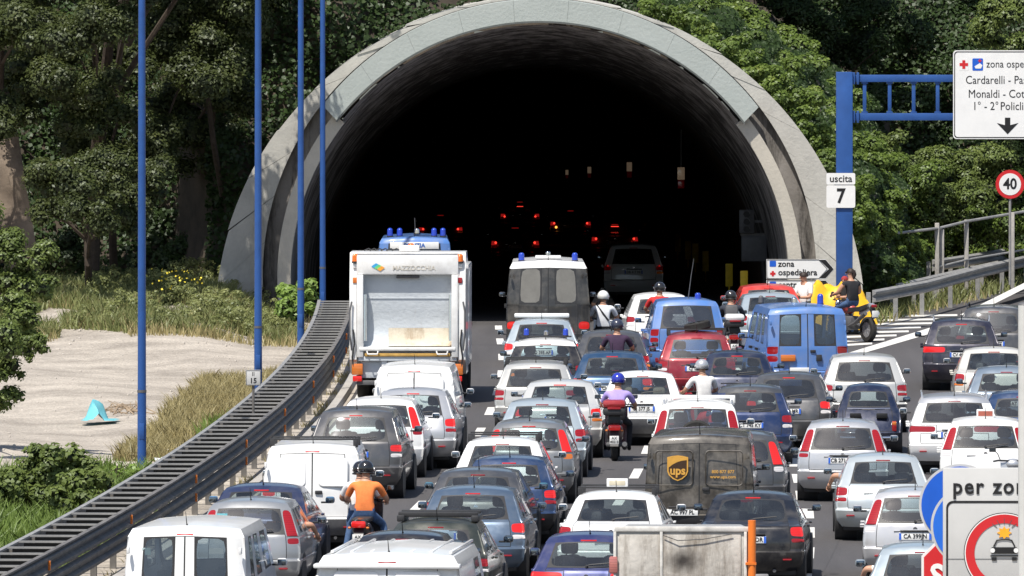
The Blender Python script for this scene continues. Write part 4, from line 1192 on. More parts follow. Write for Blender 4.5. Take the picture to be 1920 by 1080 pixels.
# in the tunnel
def dz_car(key, kind, label, col, x, d, lamp_=True, **k):
    return car(key, kind, 'car', label, 'car', col, x, 0, 0, 'cars inside the tunnel', dist=d, lit=lamp_, rack=None, **k)
dz_car('t1', 'mpv', 'pale small people carrier just inside the dark tunnel', paint((.74, .74, .74), 0), 1188, 306, False, win=GLASSD, plate='DB 417 RE')
dz_car('t2', 'round', 'dark car with two red lamps deep in the middle lane of the tunnel', C['black'], 966, 372)
dz_car('t3', 'round', 'car with plate and red lamps in the right lane of the tunnel', C['dgrey'], 1153, 384)
dz_car('t4', 'wagon', 'car with red lamps far inside the left lane of the tunnel', C['black'], 826, 417)
dz_car('t5', 'mpv', 'dark people carrier far in the middle of the tunnel', C['black'], 975, 470)
dz_car('t6', 'round', 'dark car right of the middle far in the tunnel', C['navy'], 1070, 440)
# glowing lamps set into the tail lamps of the cars in the dark
for key in ('t2', 't3', 't4', 't5', 't6'):
    r, I = V_[key]
    for sg in (-1, 1): MB().ball((sg * .68, .02, .88), .042, .04, .042, 10, 6).build('lit_bulb', REDGLOW, r)
    if key in ('t3', 't5'): MB().box(-.14, .14, .30, .34, 1.30, 1.325).build('lit_brake_bar', REDGLOW, r)
    if key == 't6': MB().ball((-.6, .0, .72), .05, .04, .05, 10, 6).build('lit_indicator', AMBERGLOW, r)
r, I = V_['t1']
for sg in (-1, 1): MB().ball((sg * .74, .05, 1.0), .03, .03, .03, 8, 5).build('lit_bulb', REDLIT, r)

# ---- special trimmings
r, I = V_['doblo']
text('door_number', '31', .085, INK, r, (.12, -.02, .62), bold=.001)
r, I = V_['ducato']
for k in range(7): MB().box(-.80 + k * .265, -.76 + k * .265, .5, 3.2, 2.215, 2.25, .008).build('roof_rib', C['white'], r)
MB().box(-.98, .98, .03, .3, 2.04, 2.10, .02).build('roof_lip', C['white'], r)
for key in ('kangoo', 'doblo', 'ducato'):                      # pressed panels where windows would be
    r, I = V_[key]
    z0, z1 = I['rear'][7][0] + .02, I['rear'][8][0] - .06
    for sg in (-1, 1):
        P_ = rrect(min(sg * .10, sg * I['hw'] * .70), max(sg * .10, sg * I['hw'] * .70), -(z1 - z0) / 2, (z1 - z0) / 2, .07)
        m = MB(); n_ = len(P_)
        Q_ = [(a * 1.0 - (.018 if a > (P_[0][0] + P_[n_ // 2][0]) / 2 else -.018), b - (.018 if b > 0 else -.018)) for a, b in P_]
        m.add([(a, 0, b) for a, b in P_] + [(a, -.022, b) for a, b in Q_], [(k, (k + 1) % n_, n_ + (k + 1) % n_, n_ + k) for k in range(n_)] + [tuple(range(n_, 2 * n_))])
        o = m.build('pressed_panel', C['white'], r); y7, y8 = I['rear'][7][1], I['rear'][8][1]
        o.location = (0, (y7 + y8) / 2 - .052, (z0 + z1) / 2); o.rotation_euler = (-math.atan2(y8 - y7, z1 - z0), 0, 0)
r, I = V_['ups']
GOLD = plain('gold_print', (.62, .33, .06), .45, var=.15); BRN = plain('shield_brown', (.05, .025, .012), .5)
up = link('rear_emblem', None, r, (-.36, -.03, 1.36))
def shield(w, h): return [(-w, h * .86), (-w * .5, h * .95), (0, h), (w * .5, h * .95), (w, h * .86), (w, -h * .25), (w * .85, -h * .55), (w * .45, -h * .85), (0, -h), (-w * .45, -h * .85), (-w * .85, -h * .55), (-w, -h * .25)]
MB().prism(shield(.175, .215), -.006, 0).build('shield', GOLD, up)
MB().prism([(a, b) for a, b in shield(.152, .19)], -.009, -.0065).build('shield_field', BRN, up)
MB().prism([(-.152, .163), (-.07, .18), (0, .19), (.07, .18), (.152, .163), (.152, .135), (.07, .125), (0, .105), (-.08, .065), (-.152, .01)], -.012, -.0095).build('shield_swoosh', GOLD, up)
text('shield_lettering', 'ups', .20, GOLD, up, (0, -.013, -.045), bold=.006, sx=.95)
text('phone_lettering', '800 877 877', .075, GOLD, r, (.40, -.03, 1.30), bold=.001)
text('web_lettering', 'www.ups.com', .075, GOLD, r, (.40, -.03, 1.215), bold=.001)
for sg in (-1, 1):
    P_ = rrect(-.32, .32, -.30, .30, .06); n_ = len(P_)
    m = MB(); Q_ = [(a * .965, b * .965) for a, b in P_]
    m.add([(a, 0, b) for a, b in P_] + [(a, -.012, b) for a, b in Q_] + [(a * .93, .0, b * .93) for a, b in P_], [(k, (k + 1) % n_, n_ + (k + 1) % n_, n_ + k) for k in range(n_)] + [(n_ + k, n_ + (k + 1) % n_, 2 * n_ + (k + 1) % n_, 2 * n_ + k) for k in range(n_)])
    o = m.build('pressed_frame', C['brown'], r); o.location = (sg * .42, -.005, 1.36)
r, I = V_['cinque']
for sg in (-1, 1):
    MB().box(sg * .26 - .11, sg * .26 + .11, .10, .20, .70, .80, .015).build('engine_grille', INK, r)
    o = MB().box(-.045, .045, -.02, .06, -.10, .10, .015).build('taillight', RED, r); o.location = (sg * .50, .09, .55)
    MB().box(-.04, .04, -.024, .0, .02, .09, .01).build('amber_lens', AMBER, o)
MB().tube([(-.55, .10, .33), (-.5, .03, .33), (.5, .03, .33), (.55, .10, .33)], .028, 8).build('chrome_bumper', CHROME, r)
MB().box(-.18, .18, .03, .06, .40, .52, .01).build('number_plate', PLATE, r)
MB().tube([(-.42, .40, .875), (0, .33, .87), (.42, .40, .875)], .02, 6).build('chrome_strip', CHROME, r)
r, I = V_['blue3']
MB().ball((.42, .42, .98), .16, .12, .07, 12, 6).build('turquoise_bag', plain('turquoise', (.10, .48, .45), .6), r)
r, I = V_['sticker']
MB().box(.655, .665, 1.1, 1.7, 1.0, 1.22).build('sunshade', plain('sunshade_green', (.06, .30, .22), .6, var=.6, scale=8), r)
r, I = V_['puntos']
MB().box(-.50, -.33, .20, .203, 1.20, 1.29).build('window_sticker', plain('sticker_blue', (.2, .55, .62), .5), r)
r, I = V_['vanw']
MB().box(.35, .55, .12, .125, 1.52, 1.60).build('paper_note', SIGNW, r)
MB().box(-.62, -.50, .12, .125, 1.50, 1.60).build('window_sticker', plain('sticker_pale', (.4, .5, .5), .5), r)

# ---- garbage truck
GT = FPX / 87.0
gt = thing('garbage_truck', 'white garbage truck with open rear hopper beside the barrier', 'garbage truck', (px(764, 87), GT, 0), -math.atan(slope(GT)) + R(-.6), GR)
TW = paint((.76, .76, .75), 0, .4, .18); TI_ = concrete_mat('hopper_paint', (.50, .54, .58), (.60, .64, .67), .5, (.28, .19, .11), .58)
PALE = concrete_mat('worn_hopper_patch', (.50, .44, .34), (.64, .60, .50), .8, (.22, .13, .06), .50)
for sg in (-1, 1):
    MB().prism([(0.0, .95), (0.0, 2.55), (.25, 3.25), (1.2, 3.22), (1.9, 2.9), (1.9, .62), (.55, .62)], sg * 1.10, sg * 1.25, plane='yz').build('hopper_side', TW, gt)
    MB().box(sg * 1.02 - .07, sg * 1.02 + .07, -.06, .08, 1.0, 2.78, .02).build('side_post', TW, gt)
    MB().cyl((sg * .93, .05, 1.35), (sg * .93, .12, 2.35), .05, n=10).build('hydraulic_ram', CHROME, gt)
    o = MB().box(-.06, .06, -.05, .05, .0, .10, .01).build('beacon_bracket', TW, gt); o.location = (sg * 1.12, .12, 2.92)
    beacon(gt, sg * 1.13, .10, 3.06, ORB, .07, .17)
    MB().box(sg * 1.08 - .12, sg * 1.08 + .12, -.04, .12, .62, .86, .02).build('rear_lamp', AMBER, gt)
    MB().box(sg * 1.08 - .10, sg * 1.08 + .10, -.05, .0, .48, .60, .02).build('tail_lamp', REDLIT, gt)
    MB().tube([(sg * 1.20, -.05, 1.15), (sg * 1.24, -.10, 1.5), (sg * 1.24, -.10, 2.0), (sg * 1.2, -.05, 2.2)], .02, 6).build('grab_rail', GREYP, gt)
    MB().tube([(sg * 1.16, -.02, .75), (sg * 1.19, -.04, 1.0), (sg * 1.14, -.05, 1.3), (sg * 1.17, -.04, 1.6)], .018, 6).build('hose', BLACKP, gt)
    MB().box(sg * 1.12 - .06, sg * 1.12 + .06, -.02, .06, 2.60, 2.72, .01).build('side_marker', RED if sg > 0 else AMBER, gt)
MB().box(-1.10, 1.10, .02, .18, 2.78, 3.20, .03).build('header_panel', TW, gt)
MB().box(-1.25, 1.25, .25, 1.3, 3.20, 3.26, .02).build('roof', TW, gt)
MB().box(-1.23, 1.23, 1.9, 5.0, .70, 2.9, .03).build('body', TW, gt)
MB().box(-1.15, 1.15, 5.1, 6.9, .6, 2.7, .1).build('cab', TW, gt)
m = MB()                                                    # hopper trough: back wall then curved floor
prof = [(.22, 2.80), (.22, 2.3), (.32, 1.9), (.35, 1.60), (.32, 1.38), (.22, 1.25), (.04, 1.22)]
m.add([(x, y, z) for x in (-1.0, 1.0) for y, z in prof], [(k, k + 1, 8 + k, 7 + k) for k in range(6)]); m.build('hopper_trough', TI_, gt, fix=False)
m = MB(); m.add([(x, y - .015, z + .02) for x in (-.42, .98) for y, z in prof[3:]], [(k, k + 1, 5 + k, 4 + k) for k in range(3)]); m.build('worn_plate', PALE, gt, fix=False)
MB().box(-1.0, 1.0, .22, .30, 2.26, 2.30).build('packer_blade', TI_, gt)
MB().box(-.25, .25, .10, .22, 2.70, 2.76, .02).build('ram_bracket', GREYP, gt)
MB().box(-1.04, 1.04, -.08, .10, 1.14, 1.22, .02).build('loading_sill', TW, gt)
MB().box(-.92, .92, -.05, .06, 1.02, 1.09, .01).build('ochre_strip', plain('ochre_paint', (.50, .30, .08), .5, var=.3), gt)
MB().box(-1.06, 1.06, -.02, .10, .92, 1.02, .01).build('sill_beam', TI_, gt)
for sg in (-1, 1):
    MB().tube([(sg * .75 - .12, -.08, 1.13), (sg * .75 - .10, -.13, 1.07), (sg * .75 + .10, -.13, 1.07), (sg * .75 + .12, -.08, 1.13)], .018, 6).build('handle', TW, gt)
MB().box(-1.0, 1.0, .10, .22, .55, .92, .01).build('tail_plate', TI_, gt)
for x in (-.5, .45): MB().box(x - .06, x + .06, .02, .12, .62, .92, .01).build('stay', TW, gt)
MB().box(-1.1, 1.1, .0, .12, .40, .50, .02).build('bumper_beam', GREYP, gt)
MB().box(-.5, .5, .5, 6.5, .55, .75).build('chassis', BLACKP, gt)
tmT, rmT = wheel_mesh(.48, .3)
for yv in (2.3, 3.5, 5.9):
    for sg in (-1, 1): w_ = link('wheel', tmT, gt, (sg * 1.02, yv, .48)); link('rim', rmT, w_)
beacon(gt, .05, .7, 3.30, ORB, .07, .14)
MB().box(-.20, .24, .4, .62, 3.27, 3.40, .02).build('lamp_box', TW, gt)
m = MB()
for k in range(6): m.tube([(-.95 + k * .12, .4, 3.29), (-.85 + k * .12, .45, 3.33), (-.80 + k * .12, .4, 3.30)], .015, 5)
m.build('roof_hose', BLACKP, gt)
text('maker_lettering', 'MAZZOCCHIA', .14, plain('faded_print', (.55, .52, .46), .6), gt, (.14, .012, 2.92), bold=.002)
em = link('maker_emblem', None, gt, (-.66, .012, 2.96))
for k, c_ in enumerate(((.05, .35, .65), (.15, .55, .18), (.80, .35, .05))):
    MB().prism([(-.12 + k * .06, .0 - k * .03), (-.02 + k * .06, .07 - k * .03), (.05 + k * .06, .03 - k * .03), (-.05 + k * .06, -.045 - k * .03)], -.004 - .002 * k, -.001 - .002 * k).build('emblem_stripe', plain('emblem%d' % k, c_, .5), em)
# police van ahead of it
r, I = car('polizia', 'bigvan', 'police_van', 'blue and white police van with four roof beacons ahead of the garbage truck', 'police van', C['polblue'], 777, 441, -.2, GR, hgt=2.3, W=1.95, win=GLASSD, badge=False, plate=None, third=False, cols=(.06, .84))
for x in (-.66, -.40, .52, .76): beacon(r, x * .95, .65, 2.30, BLUEB, .075, .2)
beacon(r, .06, .65, 2.36, CHROME, .08, .14, 'siren'); MB().tube([(0.02, .7, 2.3), (0, .7, 2.75)], .008, 5).build('whip_aerial', GREYP, r)
MB().box(-.62, .62, .03, .08, 1.98, 2.16, .01).build('white_band', C['white'], r)
text('band_lettering', 'POLIZIA', .15, plain('police_letter_blue', (.03, .12, .42), .5), r, (0, .024, 2.07), bold=.004)

# ---- dirty lorry in the foreground and its orange post
LS = 136.0; LD = FPX / LS
DIRTY = concrete_mat('grimy_tarpaulin', (.34, .32, .29), (.56, .54, .50), .85, (.13, .105, .08), .50)
lo = thing('lorry', 'grimy off-white box lorry with patched rear and orange corner post', 'lorry', (px(1278, LS), LD, 0), -math.atan(slope(LD)) + R(3.6), GR)
MB().box(-.92, .92, .0, .10, .85, 2.26, .02).build('tail_board', DIRTY, lo)
MB().box(-.90, .90, .1, 3.6, .80, .90, .02).build('load_floor', DIRTY, lo)
for sg in (-1, 1): MB().box(sg * .90 - .03, sg * .90 + .03, .12, 3.6, .9, 1.6, .01).build('side_board', DIRTY, lo)
def grime():
    m = concrete_mat('stained_panel', (.36, .33, .29), (.60, .57, .52), .95, (.16, .13, .10), .45)
    n = m.node_tree; b_ = n.nodes['Principled BSDF']; old = b_.inputs['Base Color'].links[0].from_socket
    tc = n.nodes.new('ShaderNodeTexCoord'); nz = n.nodes.new('ShaderNodeTexNoise'); nz.inputs['Scale'].default_value = 6; nz.inputs['Detail'].default_value = 6
    lk(n, tc.outputs['Object'], nz.inputs['Vector'])
    sc = n.nodes.new('ShaderNodeVectorMath'); sc.operation = 'SUBTRACT'; sc.inputs[1].default_value = (.02, 0, 1.80); lk(n, tc.outputs['Object'], sc.inputs[0])
    ml = n.nodes.new('ShaderNodeVectorMath'); ml.operation = 'MULTIPLY'; ml.inputs[1].default_value = (1, 0, 1.5); lk(n, sc.outputs[0], ml.inputs[0])
    ln = n.nodes.new('ShaderNodeVectorMath'); ln.operation = 'LENGTH'; lk(n, ml.outputs[0], ln.inputs[0])
    ad = n.nodes.new('ShaderNodeMath'); ad.operation = 'MULTIPLY_ADD'; ad.inputs[1].default_value = .22; lk(n, nz.outputs['Fac'], ad.inputs[0]); lk(n, ln.outputs['Value'], ad.inputs[2])
    mr = n.nodes.new('ShaderNodeMapRange'); mr.inputs['From Min'].default_value = .16; mr.inputs['From Max'].default_value = .42; mr.inputs['To Min'].default_value = .95; mr.inputs['To Max'].default_value = 0; lk(n, ad.outputs[0], mr.inputs['Value'])
    mx = n.nodes.new('ShaderNodeMix'); mx.data_type = 'RGBA'; mx.inputs['B'].default_value = (.025, .02, .018, 1)
    lk(n, mr.outputs[0], mx.inputs['Factor']); lk(n, old, mx.inputs['A']); lk(n, mx.outputs['Result'], b_.inputs['Base Color'])
    return m
DIRTY = grime()
for x0, x1 in ((-.86, -.30), (-.26, .82)): MB().box(x0, x1, -.02, .0, .95, 2.16, .012).build('rear_panel', DIRTY, lo)
MB().box(-.93, .93, -.035, .02, 2.20, 2.27, .01).build('top_rail', plain('rail_dirty_white', (.58, .56, .52), .6, var=.25), lo)
for x in (-.92, -.28, .88): MB().box(x - .02, x + .02, -.04, 0, .9, 2.2, .006).build('post_strip', plain('rail_dirty_white', (.5, .5, .5)), lo)
MB().tube([(-.25, -.05, 2.15), (-.05, -.06, 2.08), (.3, -.055, 2.10), (.7, -.05, 2.17)], .006, 5).build('loose_cord', BLACKP, lo)
MB().tube([(.97, -.05, .2), (.97, -.05, 2.36)], .055, 14).build('orange_post', plain('orange_paint', (.78, .19, .025), .45, var=.14), lo)
for z in (1.1, 1.75): MB().box(.88, 1.03, -.11, .02, z, z + .03).build('post_clamp', plain('orange_paint', (.7, .2, .03)), lo)
MB().box(-.7, .7, .1, 4.5, .5, .8).build('chassis', BLACKP, lo); MB().box(-.9, .9, 3.7, 5.2, .5, 2.0, .1).build('cab', C['white'], lo)
for yv in (.9, 4.4):
    for sg in (-1, 1): w_ = link('wheel', tmT, lo, (sg * .78, yv, .48)); link('rim', rmT, w_)
MB().box(1.0, 1.2, -.08, .0, 1.38, 1.62, .02).build('side_mirror', GALV, lo)
MB().box(-1.0, -.88, -.06, 0, 1.62, 1.86, .03).build('tail_lamp', lamp('dusty_red', (.45, .16, .14)), lo)

# ================================================================= VEGETATION
def foliage(name, dark, light, dry=None, trans=0.35):
    m = bpy.data.materials.new(name); m.use_nodes = True
    n = m.node_tree; n.nodes.clear()
    out = n.nodes.new('ShaderNodeOutputMaterial')
    at = n.nodes.new('ShaderNodeAttribute'); at.attribute_name = 'rnd'
    tc = n.nodes.new('ShaderNodeTexCoord')
    nz = n.nodes.new('ShaderNodeTexNoise'); nz.inputs['Scale'].default_value = 0.9; nz.inputs['Detail'].default_value = 4
    lk(n, tc.outputs['Object'], nz.inputs['Vector'])
    ad = n.nodes.new('ShaderNodeMath'); ad.operation = 'MULTIPLY_ADD'; ad.inputs[1].default_value = 0.36
    sb = n.nodes.new('ShaderNodeMath'); sb.operation = 'MULTIPLY_ADD'; sb.inputs[1].default_value = 1.1; sb.inputs[2].default_value = -0.22
    lk(n, nz.outputs['Fac'], sb.inputs[0])
    lk(n, at.outputs['Fac'], ad.inputs[0]); lk(n, sb.outputs[0], ad.inputs[2])
    rp = n.nodes.new('ShaderNodeValToRGB'); e = rp.color_ramp.elements
    e[0].position = 0.1; e[0].color = (*dark, 1); e[1].position = 0.75; e[1].color = (*light, 1)
    if dry:
        q = rp.color_ramp.elements.new(0.97); q.color = (*dry, 1)
    lk(n, ad.outputs[0], rp.inputs['Fac'])
    df = n.nodes.new('ShaderNodeBsdfDiffuse'); tr = n.nodes.new('ShaderNodeBsdfTranslucent'); gl = n.nodes.new('ShaderNodeBsdfGlossy')
    gl.inputs['Roughness'].default_value = 0.45; gl.inputs['Color'].default_value = (.8, .85, .8, 1)
    lk(n, rp.outputs[0], df.inputs[0]); lk(n, rp.outputs[0], tr.inputs[0])
    m1 = n.nodes.new('ShaderNodeMixShader'); m1.inputs[0].default_value = trans
    lk(n, df.outputs[0], m1.inputs[1]); lk(n, tr.outputs[0], m1.inputs[2])
    m2 = n.nodes.new('ShaderNodeMixShader'); m2.inputs[0].default_value = 0.025
    lk(n, m1.outputs[0], m2.inputs[1]); lk(n, gl.outputs[0], m2.inputs[2])
    lk(n, m2.outputs[0], out.inputs[0])
    return m
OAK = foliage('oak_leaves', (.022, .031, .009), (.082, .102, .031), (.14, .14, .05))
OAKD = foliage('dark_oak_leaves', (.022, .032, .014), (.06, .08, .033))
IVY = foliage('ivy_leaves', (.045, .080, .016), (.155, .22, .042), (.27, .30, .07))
IVY_SHADE = foliage('shaded_ivy_leaves', (.018, .034, .011), (.05, .085, .024))  # darker copy of the ivy, deep shade put into the leaf colour
SHRUB = foliage('shrub_leaves', (.055, .085, .020), (.175, .225, .06), (.29, .30, .11))
FERN = foliage('fern_leaves', (.10, .17, .03), (.25, .36, .08))
GRASSG = foliage('green_grass', (.08, .13, .025), (.22, .31, .07), (.36, .36, .14))
GRASSY = foliage('dry_grass', (.24, .20, .09), (.46, .39, .19), (.56, .49, .29))
WEED = foliage('weed_leaves', (.11, .135, .045), (.27, .29, .11), (.42, .38, .19))
BARK = plain('bark', (.06, .045, .034), .95, var=.4, scale=8, bump=.6)
def raw_mesh(name, V, nper, mat, rnd=None):
    n = len(V) // nper
    me = bpy.data.meshes.new(name)
    me.vertices.add(len(V)); me.vertices.foreach_set('co', np.asarray(V, dtype=np.float32).ravel())
    me.loops.add(len(V)); me.loops.foreach_set('vertex_index', np.arange(len(V), dtype=np.int32))
    me.polygons.add(n); me.polygons.foreach_set('loop_start', np.arange(n, dtype=np.int32) * nper)
    try: me.polygons.foreach_set('loop_total', np.full(n, nper, dtype=np.int32))
    except Exception: pass
    at = me.attributes.new('rnd', 'FLOAT', 'FACE')
    at.data.foreach_set('value', (rng.random(n) if rnd is None else rnd).astype(np.float32))
    me.materials.append(mat)
    me.update(calc_edges=True)
    return me
def unit(a): return a / np.maximum(1e-6, np.linalg.norm(a, axis=1, keepdims=True))
def leaf_mesh(name, P, N, size, mat, aspect=.55, rnd=None):
    n = len(P)
    N = unit(N); T = unit(np.cross(N, rng.normal(size=(n, 3)))); B = np.cross(N, T)
    l = size * rng.uniform(.6, 1.35, (n, 1)); w = l * aspect
    V = np.stack([P - T * l * .5, P + B * w * .5 + N * l * .12, P + T * l * .5, P - B * w * .5 + N * l * .12], 1).reshape(-1, 3)
    return raw_mesh(name, V, 4, mat, rnd)
CORES = []
def lump_points(c, r, dens, flat=.85, sub=9):
    """leaf clumps: sub-clumps on the lump's shell, leaves round each of them, a dense heart inside"""
    c = np.array(c); Ps = []; Ns = []
    for _ in range(sub):
        d = rng.normal(size=3); d[2] = d[2] * .8 + .25; d /= np.linalg.norm(d)
        q = c + d * r * rng.uniform(.40, .95) * np.array([1, .8, flat])
        rr = r * rng.uniform(.26, .50)
        n = max(6, int(dens * rr * rr * 8.2))
        D = unit(rng.normal(size=(n, 3)) + np.array([0, -.35, .3]))
        rad = rr * (.72 + .42 * rng.random((n, 1)))
        Ps.append(q + D * rad * np.array([1.15, 1, .85])); Ns.append(D * .9 + np.array([-.1, -.2, .55]) + rng.normal(size=(n, 3)) * .28)
        CORES.append((tuple(q), rr * .74))
    return np.concatenate(Ps), np.concatenate(Ns)
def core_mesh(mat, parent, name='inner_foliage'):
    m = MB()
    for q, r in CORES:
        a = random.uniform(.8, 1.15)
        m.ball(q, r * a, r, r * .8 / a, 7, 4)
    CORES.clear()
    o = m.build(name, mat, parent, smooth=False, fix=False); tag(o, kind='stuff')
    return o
HEART = foliage('foliage_heart', (.016, .022, .009), (.03, .042, .017))  # near-black filler blobs added inside crowns and clumps to stop see-through
def tree(name, label, lumps, trunk, mat, dens=300, size=.12, group=None, sub=9, flat=.85, tr=.12, cat='tree'):
    base = trunk[0]
    r_ = thing(name, label, cat, base, 0, group)
    B = np.array(base)
    P = []; N = []; CORES.clear()
    for c, r in lumps:
        p, n = lump_points(np.array(c) - B, r, dens, flat, sub); P.append(p); N.append(n)
    me = leaf_mesh('crown', np.concatenate(P), np.concatenate(N), size, mat)
    tag(link('crown', me, r_), kind='stuff')
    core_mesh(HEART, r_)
    pts = [Vector(p) - Vector(base) for p in trunk]
    MB().tube(pts, [tr * (1 - .5 * i / (len(pts) - 1)) for i in range(len(pts))], 9).build('trunk', BARK, r_)
    top = pts[-1]
    for c, r in lumps[:9]:
        q = Vector(c) - Vector(base)
        a = pts[min(len(pts) - 1, 1)].lerp(top, random.uniform(.1, 1))
        mid = a.lerp(q, .5) + Vector((random.uniform(-.2, .2), random.uniform(-.2, .2), .12))
        MB().tube([a, mid, q], [tr * .45, tr * .3, tr * .12], 6).build('limb', BARK, r_)
    return r_
def PL(lst, s, jit=1.0):
    out = []
    for x, y, r in lst:
        q = s + random.uniform(-jit, jit)
        out.append(((px(x, q), FPX / q, pz(y, q)), r / q))
    return out
def G(x, s, z=0): return (px(x, s), FPX / s, z)
GT_ = 'trees on the bank left of the portal'
tree('oak_tree', 'broad olive green oak with lit top beside the leftmost lamp columns', PL([(340, 60, 85), (425, 40, 80), (300, 110, 65), (390, 120, 90), (330, 190, 85), (435, 190, 55), (365, 270, 75), (300, 260, 60), (410, 300, 45), (380, -40, 110), (290, -20, 90)], 72.5, 1.2),
     [G(432, 71.5, .5), G(425, 71.5, 2.5), G(400, 72, 4.5), G(380, 72, 7)], OAK, 260, .10, GT_, 12)
tree('oak_tree', 'olive green oak with rounded clumps left of the broad oak', PL([(180, 60, 85), (235, 130, 70), (140, 150, 75), (90, 60, 70), (190, 230, 80), (250, 300, 60), (150, 260, 60), (170, -50, 110), (60, -30, 90)], 73, 1.2),
     [G(215, 71.5, .4), G(210, 72, 2.5), G(190, 72.5, 4.5), G(180, 72.5, 7)], OAK, 260, .10, GT_, 12)
tree('oak_tree', 'oak crown hanging over the bare brown rock on the bank', PL([(20, 60, 80), (40, 170, 75), (-30, 230, 70), (-40, 90, 90), (30, 235, 40), (0, -40, 90)], 73.5, 1),
     [G(-30, 72.5, .4), G(-20, 72.5, 3), G(0, 73, 5.5), G(5, 73, 7)], OAK, 260, .10, GT_, 12)
tree('oak_tree', 'low shaggy oak at the foot of the taller oaks', PL([(105, 335, 60), (190, 325, 60), (170, 395, 60), (235, 390, 55), (90, 400, 35), (280, 345, 50)], 74.5, .8),
     [G(170, 73.5, .3), G(165, 74, 1.6), G(160, 74, 3.0)], OAK, 260, .095, GT_, 12)
tree('evergreen_tree', 'dark evergreen with hanging branches over the left shoulder of the arch', PL([(560, 30, 70), (650, 10, 55), (520, 110, 60), (600, 70, 55), (500, 200, 50), (540, 190, 40), (480, 60, 60), (700, -40, 60)], 69.5, .5),
     [G(470, 69.5, .5), G(475, 69.5, 3), G(490, 69.5, 5), G(520, 69.5, 8)], OAKD, 220, .11, GT_, 12)
sh = [((-9.6, 270.5, 9.6), 1.3), ((-8.2, 271.5, 10.2), 1.3), ((-6.6, 272, 10.6), 1.2), ((-10.8, 269.5, 9.8), 1.4), ((-7.6, 270, 11.4), 1.4), ((-9.4, 268.5, 11.5), 1.4), ((-8.9, 272.5, 8.9), .8)]
tree('evergreen_tree', 'tall evergreen whose crown leans above the left end of the arch', sh, [(-10.9, 276.5, 0.3), (-10.8, 276.2, 4), (-10.3, 274, 7.6), (-9, 272, 10)], OAKD, 130, .14, GT_, 10, tr=.2)
sh2 = [((x, 275.6 + .3 * math.sin(x * 2), 10.1 + .25 * math.cos(x * 3)), 1.25) for x in (-9.4, -7.8, -6.2, -4.6, -3.0)] + [((x, 274.6, 11.8), 1.4) for x in (-8.6, -6.6, -4.4)]  # unseen canopy added to shade the hill left of the arch
tree('evergreen_tree', 'added evergreen out of view shading the hill by the left shoulder of the arch', sh2, [(-6.4, 284, 10.2), (-6.4, 281, 10.6), (-6.2, 277, 11.2)], OAKD, 150, .13, GT_, 10, tr=.2)
tree('undergrowth_bush', 'leafy undergrowth coloured as in shade below the oaks', PL([(120, 470, 45), (200, 478, 50), (290, 470, 60), (370, 478, 55), (270, 430, 60), (345, 410, 60), (420, 440, 45), (440, 500, 40), (330, 500, 40)], 70.8, .7),
     [G(290, 70.5, .5), G(290, 70.5, 1.0), G(295, 70.5, 1.6)], IVY_SHADE, 240, .10, None, 12, tr=.05, cat='bush')
tree('roadside_tree', 'sunlit leafy tree leaning in beside the gravel lot', PL([(15, 465, 50), (45, 530, 48), (15, 590, 55), (40, 640, 38), (-40, 530, 80), (5, 690, 42), (55, 590, 30), (-30, 640, 60), (75, 480, 32), (80, 545, 34), (60, 650, 30), (-50, 420, 60), (20, 740, 25), (-20, 750, 40)], 96, 1.2),
     [G(-70, 95, 0), G(-62, 95, 1.5), G(-50, 96, 3.0), G(-40, 96, 4.2)], SHRUB, 380, .085, None, 12)
# right-hand bank
def ivy_cover(name, label, xr, zrg, n, mat, size, seedf=None, cat='ivy'):
    xs = rng.uniform(xr[0], xr[1], n); zs = rng.uniform(zrg[0], zrg[1], n)
    keep = np.array([(math.hypot(x - TX, z + .1) > 8.25) for x, z in zip(xs, zs)])
    xs, zs = xs[keep], zs[keep]
    ph = np.sin(xs * 2.1 + zs * 1.3) + np.sin(xs * 1.1 - zs * 2.3 + 1) + np.sin(xs * 4.3 + 2) * .5
    ys = np.array([max(PD + 2.5, hill_y(x, z)) for x, z in zip(xs, zs)]) - .10 - .28 * np.clip(ph, 0, 2) - rng.random(len(xs)) * .3
    P = np.stack([xs, ys, zs], 1)
    N = np.tile(np.array([[0, -.7, .6]]), (len(P), 1)) + rng.normal(size=P.shape) * .45
    me = leaf_mesh(name, P, N, size, mat, .8)
    o = link(name, me); tag(o, label, cat, kind='stuff'); return o
ivy_cover('ivy_cover', 'ivy coloured as in deep shade hanging over the rock right of the arch', (0.5, 17), (0.3, 10.5), 85000, IVY_SHADE, .125)
ivy_cover('ivy_cover', 'creeper coloured as in deep shade over the bank left of the arch', (-16, -2), (0.6, 11), 42000, IVY_SHADE, .14)
n_ = 45000
zs = rng.uniform(.2, 9.2, n_); t_ = rng.random(n_) * 2.4 - .2
xs = TX + np.sqrt(np.maximum(0, 8.7 ** 2 - zs ** 2)) + .3 + t_
ph = np.sin(zs * 3.1 + xs * 1.7) + np.sin(xs * 4.3 - zs * 2.2 + 1) + np.sin(zs * 6.1 + xs * 3.7 + 2) * .7
ys = np.array([hill_y(x, z) for x, z in zip(xs, zs)]) - .15 - rng.random(n_) * .4 - 1.1 * np.clip(ph, -.3, 2)
xs = xs + .16 * np.clip(ph, -.5, 2)
N_ = np.tile(np.array([[.5, -.5, .55]]), (n_, 1)) + rng.normal(size=(n_, 3)) * .45
tag(link('ivy_curtain', leaf_mesh('ivy_curtain', np.stack([xs - rng.random(n_) * .1, ys, zs], 1), N_, .12, IVY_SHADE, .8)), 'thick ivy curtain on the steep bank just behind the arch', 'ivy', kind='stuff')
P = []; N = []; CORES.clear()
